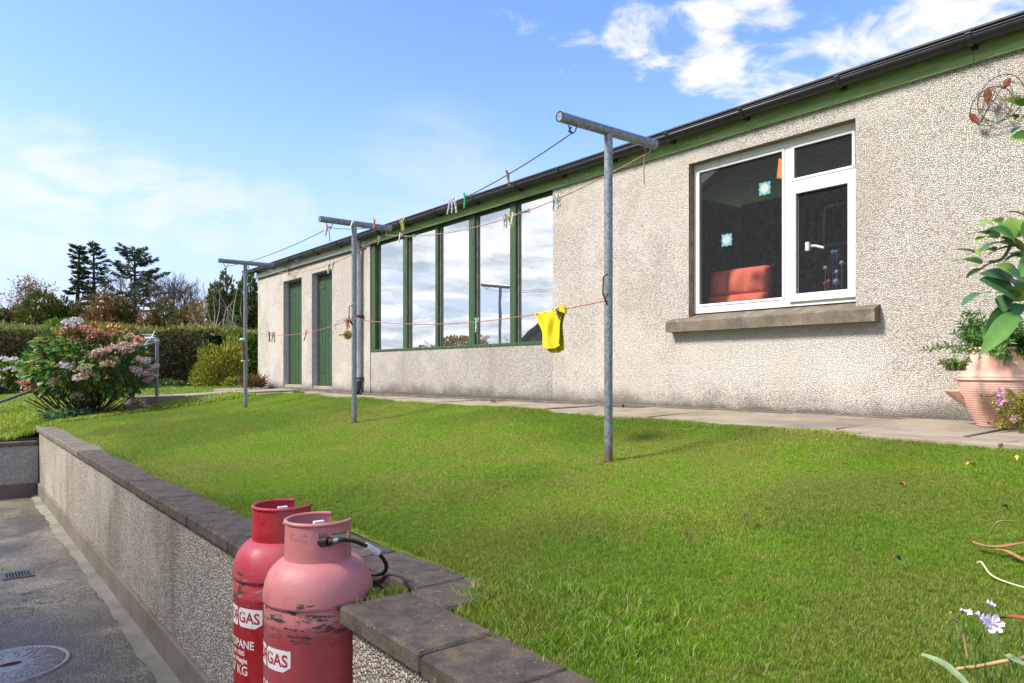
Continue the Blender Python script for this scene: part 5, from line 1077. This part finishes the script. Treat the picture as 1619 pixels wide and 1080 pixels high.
def bare(x, ytop, Z, spread, label, m, depth=6, leaves=None, name='bare_tree', trunk=.14, ybase=508, seed=1, nleaf=0):
    rr_ = random.Random(seed); base = P(x, HY, Z); H = (HY-ytop)/F*Z + 1.2; e = empty(name, (base.x, base.y, -1.2), label, 'tree'); b = MB(); rt = Vector((C_, -S, 0)); tips = []
    def grow(p, d, L, r, k):
        q = p + d*L*.5 + Vector((rr_.uniform(-1, 1), rr_.uniform(-1, 1), .3))*L*.05; e2 = q + (d+Vector((rr_.uniform(-.2, .2), rr_.uniform(-.2, .2), rr_.uniform(-.02, .2)))).normalized()*L*.5
        b.tube([p, q, e2], [r, r*.85, r*.68], 5 if k > 3 else 3, caps=False)
        if k <= 0: tips.append(e2); return
        for j in range(3 if k > 1 else 2 + (rr_.random() < .5)):
            a = rr_.uniform(0, 6.28); sp = spread*rr_.uniform(.55, 1.1); dd = (d + Vector((math.cos(a), math.sin(a), rr_.uniform(-.15, .35)))*sp).normalized(); grow(e2, dd, L*rr_.uniform(.66, .82), r*.62, k-1)
        if k <= 2: tips.append(e2)
    grow(Vector((base.x, base.y, -1.3)), Vector((0, 0, 1)), H*.30, trunk, depth)
    zt = max(v[2] for v in b.v); f_ = (H-1.2+1.3)/(zt+1.3); b.v = [(base.x+(v[0]-base.x)*f_, base.y+(v[1]-base.y)*f_, -1.3+(v[2]+1.3)*f_) for v in b.v]; b.build('trunk', m, e)
    if nleaf:
        t = np.array([(base.x+(v.x-base.x)*f_, base.y+(v.y-base.y)*f_, -1.3+(v.z+1.3)*f_) for v in tips]); i = RNG.integers(0, len(t), nleaf); foliage('crown', t[i]+RNG.normal(0, .12, (nleaf, 3)), RNG.uniform(.1, .2, nleaf), leaves, e, aspect=.6)
bare(288, 427, 46, .62, 'bare grey branched tree between the conifers and the outbuilding', M['bark'], 6, seed=4, trunk=.16)
bare(258, 432, 48, .60, 'smaller bare tree just right of the broad conifer', M['bark'], 6, seed=9, trunk=.13)
bare(318, 437, 47, .60, 'thin bare tree behind the shrubs near the farthest post', M['bark'], 6, seed=12, trunk=.12)
m_rus = LG('rusty_autumn_leaves', [(0, (.12, .06, .02)), (.5, (.24, .12, .04)), (1, (.30, .20, .07))], trans=.2)
bare(22, 432, 50, .42, 'slender birch with few brown leaves at the left edge', M['bark_l'], 5, m_rus, 'birch_tree', .10, seed=21, nleaf=900)
bare(-6, 470, 52, .5, 'thin leafless tree cut by the left edge of the picture', M['bark'], 5, m_rus, 'birch_tree', .10, seed=25, nleaf=600)
m_br = LG('brown_green_leaves', [(0, (.05, .045, .015)), (.5, (.13, .11, .03)), (.85, (.22, .14, .05)), (1, (.12, .16, .04))], trans=.2)
m_ol = LG('olive_leaves', [(0, (.035, .05, .012)), (.5, (.09, .11, .025)), (1, (.17, .17, .04))], trans=.2)
def mass(x, ytop, ybot, Z, hw, m, label, n=3500, size=.28, cat='tree', name='autumn_tree', aspect=.5):
    c = P(x, (ytop+ybot)/2, Z); rz_ = (ybot-ytop)/2/F*Z; rw = hw/F*Z; bl = [((c.x, c.y, c.z), (rw*.72, rw*.72, rz_))]
    for k in range(5): 
        a = random.uniform(0, 6.28); f_ = random.uniform(.45, .65); bl.append(((c.x+math.cos(a)*rw*.6, c.y+math.sin(a)*rw*.6, c.z+random.uniform(-.45, .25)*rz_), (rw*f_, rw*f_, rz_*random.uniform(.5, .7))))
    clump(name, bl, n, size, m, label, cat, aspect=aspect, base=-1.2)
mass(70, 468, 540, 44, 46, m_ol, 'broad olive tree crown left of the conifers', 5200)
mass(15, 490, 545, 46, 34, m_br, 'brown tree crown at the left edge under the birch', 3200)
mass(-45, 480, 545, 44, 40, m_ol, 'olive tree crown cut by the left edge of the picture', 3000)
mass(40, 478, 530, 54, 26, m_rus, 'rusty tree crown behind the olive one', 2000)
mass(128, 476, 545, 45, 24, m_br, 'sparse brown bush below the thin conifer', 1700, .22)
mass(160, 462, 545, 43, 24, m_rus, 'rusty brown tree below the middle conifer', 2300, .22)
mass(190, 470, 545, 44, 22, m_br, 'brown tree left of the broad conifer trunk', 2000, .22)
mass(115, 505, 545, 40, 20, m_green, 'dark green bush below the thin conifer', 1200, .2)
mass(232, 495, 545, 40, 20, m_rus, 'rusty bush right of the broad conifer trunk', 1000, .22)
mass(262, 474, 545, 40, 22, m_br, 'ochre brown tree under the bare trees', 2200, .2)
mass(298, 480, 545, 38, 24, m_br, 'brown thicket under the bare trees', 2200, .2)
mass(325, 470, 545, 33, 24, m_rus, 'tangle of pale brown twigs left of the farthest post', 2200, .22, aspect=.14)
mass(360, 446, 555, 28, 26, m_ol, 'tall green and brown shrub behind the farthest post', 4500, .17)
mass(392, 438, 555, 27, 26, m_green, 'tall dark green shrub touching the corner of the outbuilding', 4500, .17)
mass(425, 445, 560, 27, 25, m_br, 'brownish shrub mostly hidden by the outbuilding', 2500, .17)
mass(95, 505, 540, 30, 20, m_bright, 'fresh green sapling growth above the hedge', 900, .16, 'shrub', 'green_shrub')
mass(125, 508, 545, 29, 18, m_bright, 'fresh green sprigs above the hedge behind the hydrangea', 800, .16, 'shrub', 'green_shrub')
b = MB()
for k in range(26):
    a = P(random.uniform(325, 402), 540, 26.5+random.uniform(-.5, .5)); c = a+Vector((random.uniform(-1.0, 1.0), random.uniform(-.3, .3), random.uniform(.5, 2.2))); b.tube([a, a.lerp(c, .5)+Vector((random.uniform(-.2, .2), 0, .2)), c], [.03, .02, .008], 4)
tag(b.build('dead_branches', M['bark_l']), 'pale dead branches tangled in the shrubs left of the outbuilding', 'branches')
q = P(226, 508, 75); b = MB(); b.box((q.x-1.4, q.y-1, -2), (q.x+1.2, q.y+1, 4.4)); w_ = None
e = empty('distant_cottage', (q.x, q.y, -2), 'white gabled cottage glimpsed through the trees', 'house'); b.build('wall', M['upvc'], e)
b = MB(); b.add([(q.x-1.6, q.y-1.1, 4.38), (q.x+1.4, q.y-1.1, 4.38), (q.x+1.4, q.y+1.1, 4.38), (q.x-1.6, q.y+1.1, 4.38), (q.x-1.6, q.y, 5.2), (q.x+1.4, q.y, 5.2)], [(0, 1, 5, 4), (2, 3, 4, 5), (0, 4, 3), (1, 2, 5), (0, 1, 2, 3)]); b.build('roof', M['slate'], e)

# ------------------------------------------------------------------ terracotta pot with plants
TC = NT('terracotta'); z = TC.node('ShaderNodeSeparateXYZ', {0: TC.co}).outputs[2]
tcol = TC.mix(TC.rng(TC.noise(7, 6, .65), .35, .7), (.50, .29, .22), (.60, .41, .34)); tcol = TC.mix(TC.rng(TC.noise(4, 6, .7, sc=(1, 1, 3)), .55, .75, 0, .6), tcol, (.60, .42, .33))
TC.fin(tcol, .85, TC.bump(TC.noise(30, 4, .6), .002), spec=.2); M['terra'] = TC.m
pc = Vector((5.22, 1.70, -.352)); prof = [(.001, .005), (.118, .0), (.125, .01)]; PH = .49
def pr(z):
    t = z/PH
    return .125 + .107*math.sin(min(1, t/.62)*math.pi/2)**1.05 if t < .62 else .234 - .075*((t-.62)/.38)**1.35
z = .012
while z < PH*.60:
    prof += [(pr(z)+.0025, z+.004), (pr(z)+.0025, z+.009), (pr(z)-.001, z+.0125)]; z += .0145
prof += [(.240, .297), (.244, .304), (.240, .311), (.236, .314), (.242, .320), (.240, .327), (.232, .332)]
z = .339
while z < PH-.01: prof.append((pr(z), z)); z += .02
prof += [(.162, PH-.008), (.176, PH), (.178, PH+.012), (.166, PH+.016), (.152, PH+.008), (.146, PH-.03), (.19, .34), (.001, .34)]
pot = empty('terracotta_pot', pc, 'large ribbed terracotta planter with side pocket standing against the wall', 'planter')
b = MB(); b.lathe(prof, pc, 72); b.build('pot', M['terra'], pot)
# side pocket, a flared lip that stands out to the left in view
aL = math.atan2(-pc.y, -pc.x) - math.pi/2 + .12; u = Vector((math.cos(aL), math.sin(aL), 0)); w = Vector((-u.y, u.x, 0)); b = MB(); V = []; n = 12
for sc_, zz2, out in ((.02, .13, .19), (.045, .175, .225), (.066, .225, .25), (.072, .232, .255), (.062, .228, .25), (.035, .18, .22)):
    for i in range(n+1):
        t = -math.pi/2 + math.pi*i/n; o_ = out - .02 + sc_*1.15*math.cos(t); V.append(pc + u*o_ + w*(sc_*1.0*math.sin(t)) + Vector((0, 0, zz2 + (.03 if sc_ > .07 else .0)*(1-math.cos(t))*.4)))
b.add(V, [(k*(n+1)+i, k*(n+1)+i+1, (k+1)*(n+1)+i+1, (k+1)*(n+1)+i) for k in range(5) for i in range(n)], True); b.build('side_pocket', M['terra'], pot)
b = MB(); b.lathe([(.001, .47), (.146, .465)], pc, 24); b.build('soil', M['soil'], pot)
m_need = LG('dark_needle_leaves', [(0, (.035, .10, .02)), (.6, (.08, .20, .04)), (1, (.20, .34, .08))], trans=.25)
def sprigs(name, roots, label, cat, m, L=(.18, .34), nl=46, ls=.032, asp=.22, parent=None):
    e = empty(name, roots[0][0], label, cat); b = MB(); PP, DD = [], []
    for p, d in roots:
        d = Vector(d).normalized(); l = random.uniform(*L); e1 = p + d*l*.5 + Vector((0, 0, .02)); e2 = p + d*l - Vector((0, 0, .04*l/.3)); b.tube([p, e1, e2], [.004, .003, .0015], 4)
        for i in range(nl):
            t = i/nl; c = p.lerp(e1, t*2) if t < .5 else e1.lerp(e2, t*2-1); a = i*2.4; s1 = d.cross(Vector((0, 0, 1))); s1 = s1.normalized() if s1.length > .1 else Vector((1, 0, 0)); s2 = d.cross(s1); PP.append(c); DD.append(d*.55 + s1*math.cos(a) + s2*math.sin(a))
    b.build('stems', M['stem'], e); foliage('needles', np.array([p[:] for p in PP]), ls*RNG.uniform(.8, 1.2, len(PP)), m, e, dirs=np.array([d[:] for d in DD])*1.5, aspect=asp); return e
rt = Vector((C_, -S, 0)); tw = Vector((-S, -C_, 0)); top = pc + Vector((0, 0, .45)); roots = []
for k in range(165):
    a = random.uniform(0, 6.28); roots.append((top + Vector((math.cos(a), math.sin(a), 0))*random.uniform(0, .12), Vector((math.cos(a), math.sin(a), random.uniform(-.1, 1.2))) + rt*.5 + tw*.25))
sprigs('potted_yew', roots, 'dark green needle leaved shrub spreading from the terracotta pot', 'plant', m_need, (.16, .42), 58, .042, .24)
roots = []
pl = P(1512, 578, 4.35)
for k in range(26): a = random.uniform(0, 6.28); roots.append((pl + Vector((random.uniform(-.03, .05), random.uniform(-.05, .05), -.03)), Vector((math.cos(a)*.5, math.sin(a)*.5, random.uniform(.3, 1.2)))))
sprigs('potted_herb', roots, 'small bright green bushy herb at the left rim of the pot', 'plant', m_bright, (.05, .11), 22, .018, .4)
roots = []
pl = P(1625, 668, 4.25)
for k in range(34): a = random.uniform(0, 6.28); roots.append((pl + Vector((random.uniform(-.06, .1), random.uniform(-.1, .1), random.uniform(-.05, .12))), Vector((math.cos(a)*.6, math.sin(a)*.6, random.uniform(-.2, 1.0))) - rt*.5))
fp = sprigs('flowering_plant', roots, 'trailing pink flowered plant in front of the terracotta pot', 'plant', m_yel, (.08, .20), 26, .028, .35)
pinkm = simple('pink_petals', (.70, .33, .58), .6, .15, 60); pinkd = simple('magenta_flower_throat', (.35, .06, .25), .6)
def flower(c, r, face, m, mc_, par, k=5):
    face = face.normalized(); a = face.cross(Vector((0, 0, 1))).normalized(); b2 = a.cross(face); b = MB()
    for i in range(k):
        t = 2*math.pi*i/k; V = [c - face*.006]
        for dt, rr in ((-.55, .62), (-.34, .95), (0, 1.05), (.34, .95), (.55, .62)): V.append(c + (a*math.cos(t+dt)+b2*math.sin(t+dt))*r*rr + face*(.004*random.uniform(-1, 2)))
        b.add(V, [(0, 1, 2), (0, 2, 3), (0, 3, 4), (0, 4, 5)], True)
    o = b.build('flower', m, par); b = MB(); b.tube([c-face*.003, c+face*.003], r*.16, 8); b.build('throat', mc_, o); return o
for px, py, r in ((1582, 618, .022), (1585, 631, .022), (1580, 637, .018), (1602, 662, .026), (1576, 623, .016)): flower(P(px, py, 4.2), r, tw + Vector((random.uniform(-.3, .3), random.uniform(-.3, .3), .3)), pinkm, pinkd, fp)

# ------------------------------------------------------------------ rhododendron reaching in from the right
def rh_mat(nm, c1, c2):
    t = NT(nm); col = t.mix(t.rng(t.noise(9, 5, .6), .35, .65), c1, c2); t.fin(col, .38, t.bump(t.noise(30, 4, .6), .001), spec=.5)
    tr = t.node('ShaderNodeBsdfTranslucent', {'Color': col}); ms = t.node('ShaderNodeMixShader', {0: .2, 1: t.b.outputs[0], 2: tr.outputs[0]}); t.l.new(ms.outputs[0], t.out.inputs[0]); return t.m
RM = [rh_mat('rhododendron_leaf', (.10, .24, .05), (.15, .32, .06)), rh_mat('rhododendron_leaf_dark', (.06, .16, .06), (.10, .22, .09)), rh_mat('rhododendron_leaf_yellow', (.20, .34, .03), (.27, .42, .05))]
rh = empty('rhododendron', (2.95, .45, gh(2.95, .45)), 'large leaved rhododendron branch reaching in from the right edge before the wall', 'shrub')
def rleaf(b0, t0, w, mi, up=None, fold=.16, curl=.08):
    d = t0-b0; L = d.length; d.normalize(); up = Vector(up or (0, 0, 1)); sd = d.cross(up).normalized(); nn = sd.cross(d); V = []
    n = 9
    for i in range(n+1):
        t = i/n; ww = w*.5*(math.sin(math.pi*min(1, t**.8))**.75 if 0 < t < 1 else 0.02); c = b0 + d*L*t + nn*(curl*L*math.sin(t*math.pi) - curl*L*.6*t*t)
        V += [c-sd*ww+nn*ww*fold, c-sd*ww*.5+nn*ww*fold*.7, c, c+sd*ww*.5+nn*ww*fold*.7, c+sd*ww+nn*ww*fold]
    b = MB(); b.add(V, [(5*i+k, 5*i+k+1, 5*i+k+6, 5*i+k+5) for i in range(n) for k in range(4)], True); return b.build('leaf', RM[mi], rh)
def zp(zx, zy, Z): return P(1440+zx/3.855, 300+zy/3.855, Z)
Zr = 2.0
RL = [((550, 200), (427, 208), 30, 2, 1), ((560, 243), (455, 264), 26, 0, 1), ((545, 290), (328, 270), 26, 1, 1), ((525, 298), (395, 308), 24, 2, 1), ((432, 407), (255, 360), 40, 0, 1), ((432, 455), (238, 434), 32, 0, 1), ((452, 480), (335, 535), 26, 1, 1),
      ((640, 655), (428, 540), 120, 1, 2), ((640, 560), (430, 505), 75, 1, 2), ((670, 555), (528, 455), 85, 2, 2), ((735, 640), (553, 650), 105, 2, 2), ((485, 628), (310, 695), 34, 1, 1), ((612, 690), (440, 898), 70, 0, 3), ((645, 742), (430, 1000), 92, 0, 3),
      ((615, 300), (550, 190), 90, 0, 2), ((640, 290), (640, 165), 120, 2, 2), ((720, 180), (580, 128), 75, 0, 1), ((625, 318), (408, 372), 60, 1, 1), ((650, 345), (435, 410), 38, 1, 1), ((735, 420), (658, 530), 80, 0, 2), ((505, 372), (402, 388), 26, 2, 1), ((560, 430), (372, 520), 24, 1, 1), ((690, 300), (760, 180), 90, 1, 2), ((690, 320), (800, 300), 70, 0, 2), ((690, 390), (560, 440), 40, 1, 1), ((560, 640), (570, 745), 34, 1, 3), ((640, 690), (650, 770), 40, 1, 3), ((740, 700), (860, 640), 90, 0, 2), ((740, 540), (850, 480), 80, 2, 2), ((660, 600), (620, 540), 40, 0, 2), ((640, 330), (500, 225), 50, 0, 2), ((650, 350), (470, 330), 44, 2, 1), ((700, 420), (600, 380), 60, 0, 2), ((700, 610), (600, 480), 70, 1, 2), ((660, 660), (520, 620), 50, 2, 1), ((740, 250), (690, 130), 80, 2, 2), ((720, 660), (700, 520), 70, 0, 2)]
for (bx, by), (tx, ty), w_px, mi, md in RL:
    Lp = math.hypot(bx-tx, by-ty)/3.855; Lm = random.uniform(.115, .145); seen = Lp/F*Zr; dz = math.sqrt(max(0, Lm*Lm-seen*seen)) * random.choice((-.6, .35)) if seen < Lm else 0
    Zb = Zr + random.uniform(-.04, .06); b0 = zp(bx, by, Zb); t0 = zp(tx, ty, Zb + (dz if md != 3 else -.03)); wm = w_px/3.855/F*Zr
    upv = {1: Vector((0, 0, 1)) - tw*.0, 2: (tw*.9 + Vector((0, 0, .5))), 3: (tw*.8 + Vector((0, 0, .35)) + rt*-.3)}[md]; rleaf(b0, t0, max(wm*1.28, .042), mi, upv[:])
def zq(zx, zy, Z): return P(1480+zx/7.71, 100+zy/7.71, Z)
for (bx, by), (tx, ty), w_px, mi, md in (((1090, 530), (768, 430), 75, 2, 1), ((1010, 655), (678, 740), 60, 0, 1), ((1180, 900), (912, 920), 150, 2, 2), ((1150, 760), (915, 850), 100, 0, 1), ((1100, 470), (980, 450), 60, 1, 1), ((1120, 660), (960, 680), 60, 2, 1), ((1300, 700), (1150, 560), 90, 0, 2), ((1350, 820), (1500, 700), 100, 1, 2)):
    wm = w_px/7.71/F*Zr; upv = {1: Vector((0, 0, 1)), 2: tw*.9+Vector((0, 0, .4))}[md]; rleaf(zq(bx, by, Zr), zq(tx, ty, Zr-.03), max(wm*1.2, .036), mi, upv[:])
b = MB(); hub1, hub2, hub3 = zp(625, 310, Zr+.02), zp(690, 700, Zr), zq(1150, 700, Zr); st = Vector((2.95, .45, gh(2.95, .45)))
fork = P(1740, 520, 2.1); b.tube(smooth([st, P(1800, 760, 2.2), fork, P(1665, 430, 2.05), hub1], 4), .010, 8); b.tube(smooth([fork, P(1690, 500, 2.0), hub2], 4), .006, 6); b.tube(smooth([fork, P(1700, 330, 2.05), hub3], 4), .006, 6); b.tube(smooth([hub1, zp(560, 420, Zr), zp(480, 440, Zr)], 3), .0045, 6); b.tube([hub1, zp(560, 290, Zr)], .0045, 6)
b.build('branch', simple('yellow_green_stem', (.22, .22, .04), .6), rh)
for k in range(60):     # the rest of the bush, just outside the picture
    c = P(random.uniform(1760, 2050), random.uniform(180, 720), random.uniform(2.0, 2.5)); a = random.uniform(0, 6.28); rleaf(c, c+Vector((math.cos(a), math.sin(a), random.uniform(-.4, .4))).normalized()*.13, .045, random.randrange(3))

# ------------------------------------------------------------------ flower bed edge at the lower right
def tube_thing(name, pts, r, m, label, cat, flat=None):
    b = MB(); b.tube(smooth(pts, 4), r, 7); return tag(b.build(name, m), label, cat)
def strap(pts, w, m, name, label, cat, par=None):
    pts = smooth(pts, 4); V = []; n = len(pts)
    for i, p in enumerate(pts):
        t = i/(n-1); d = (pts[min(i+1, n-1)]-pts[max(i-1, 0)]).normalized(); sd = d.cross(Vector((0, 0, 1))).normalized(); ww = w*.5*(.3+.7*math.sin(math.pi*min(.97, max(.06, t)))**.6)
        V += [p-sd*ww+Vector((0, 0, ww*.5)), p, p+sd*ww+Vector((0, 0, ww*.4))]
    b = MB(); b.add(V, [(3*i+k, 3*i+k+1, 3*i+k+4, 3*i+k+3) for i in range(n-1) for k in (0, 1)], True); o = b.build(name, m, par)
    return tag(o, label, cat) if par is None else o
lx = lambda x, y, dz=.06: (lambda q: wz(x, y, gh(min(max(q.x, 1.3), 4.2), q.y)+dz))(wz(x, y, -.55))
deadm = simple('dead_strap_leaf', (.34, .15, .07), .7, .3, 20); palem = simple('pale_dry_stem', (.52, .46, .32), .7, .15, 20); olivem = simple('grey_green_leaf', (.20, .27, .13), .6, .2, 20)
strap([lx(1537, 857), lx(1555, 864), lx(1580, 866), lx(1610, 861), lx(1660, 855)], .022, deadm, 'dead_leaf', 'long brown dead leaf lying on the lawn at the right edge', 'leaf')
strap([lx(1572, 869), lx(1592, 873), lx(1608, 881), lx(1650, 902)], .020, deadm, 'dead_leaf', 'shorter brown dead leaf forking below the long one', 'leaf')
tube_thing('dead_twig', [lx(1545, 890, .07), lx(1552, 889, .075), lx(1566, 908, .07), lx(1590, 920, .065), lx(1640, 935, .065)], .0028, palem, 'pale curved dry stem on the grass at the right edge', 'stem')
tube_thing('dead_twig', [lx(1563, 846, .04), lx(1572, 832, .055), lx(1580, 824, .06), lx(1602, 824, .05)], .0024, olivem, 'thin green looping stem on the lawn above the brown leaves', 'stem')
tube_thing('twig', [P(1512, 1058, 1.55), P(1545, 1054, 1.5), P(1580, 1047, 1.45), P(1640, 1035, 1.42)], .004, simple('tan_twig', (.36, .24, .12), .8), 'tan twig across the lower right corner', 'twig')
strap([P(1456, 1036, 1.5), P(1475, 1044, 1.48), P(1500, 1058, 1.45), P(1540, 1095, 1.4)], .022, olivem, 'strap_leaf', 'blurred grey green strap leaf in the lower right corner', 'leaf')
strap([P(1590, 1035, 1.45), P(1608, 1048, 1.42), P(1650, 1066, 1.4)], .022, olivem, 'strap_leaf', 'grey green strap leaf cut by the right edge near the lilac flower', 'leaf')
strap([P(1583, 978, 1.45), P(1600, 977, 1.43), P(1650, 984, 1.4)], .02, simple('dark_red_leaf', (.28, .06, .04), .7), 'red_leaf', 'dark red leaf right of the lilac flower at the edge', 'leaf')
tube_thing('seed_stalk', [P(1503, 968, 1.6), P(1508, 978, 1.6), P(1520, 990, 1.6), P(1530, 1040, 1.6)], .003, simple('dry_seed_stalk', (.34, .24, .14), .8), 'thin dry stalk left of the lilac flowers', 'stalk')
lil = empty('lilac_flower', P(1565, 1060, 1.5), 'pale lilac flowers on thin stalks at the lower right', 'flower')
lm, lmd = simple('lilac_petals', (.72, .62, .76), .6, .1, 60), simple('lilac_centre', (.5, .36, .5), .6)
flower(P(1571, 986, 1.42), .019, tw+Vector((0, 0, .5)), lm, lmd, lil, 6); flower(P(1552, 978, 1.46), .015, tw*.6+Vector((.4, 0, .6)), lm, lmd, lil, 6); flower(P(1527, 967, 1.55), .012, tw*.2+Vector((0, 0, 1)), lm, lmd, lil, 5); flower(P(1567, 956, 1.62), .010, tw*.2+Vector((0, 0, 1)), lm, lmd, lil, 5)
b = MB()
for a, c in (((1571, 988), (1568, 1080)), ((1552, 980), (1560, 1080)), ((1527, 968), (1545, 1085)), ((1567, 957), (1590, 1080))): b.tube([P(a[0], a[1], 1.5), P((a[0]+c[0])/2+3, (a[1]+c[1])/2, 1.5), P(c[0], c[1], 1.5)], .0016, 5)
b.build('stalks', simple('green_stalk', (.10, .16, .04), .7), lil)
n = 260; pts = np.array([P(RNG.uniform(1500, 1660), RNG.uniform(1000, 1110), RNG.uniform(1.45, 1.8))[:] for _ in range(n)])
tag(foliage('ground_cover', pts, RNG.uniform(.02, .05, n), LG('corner_grass', [(0, (.05, .12, .015)), (1, (.16, .26, .05))]), dirs=np.tile([0, 0, .7], (n, 1)), aspect=.12), 'low leafy growth round the lilac flowers in the lower right corner', 'plants')
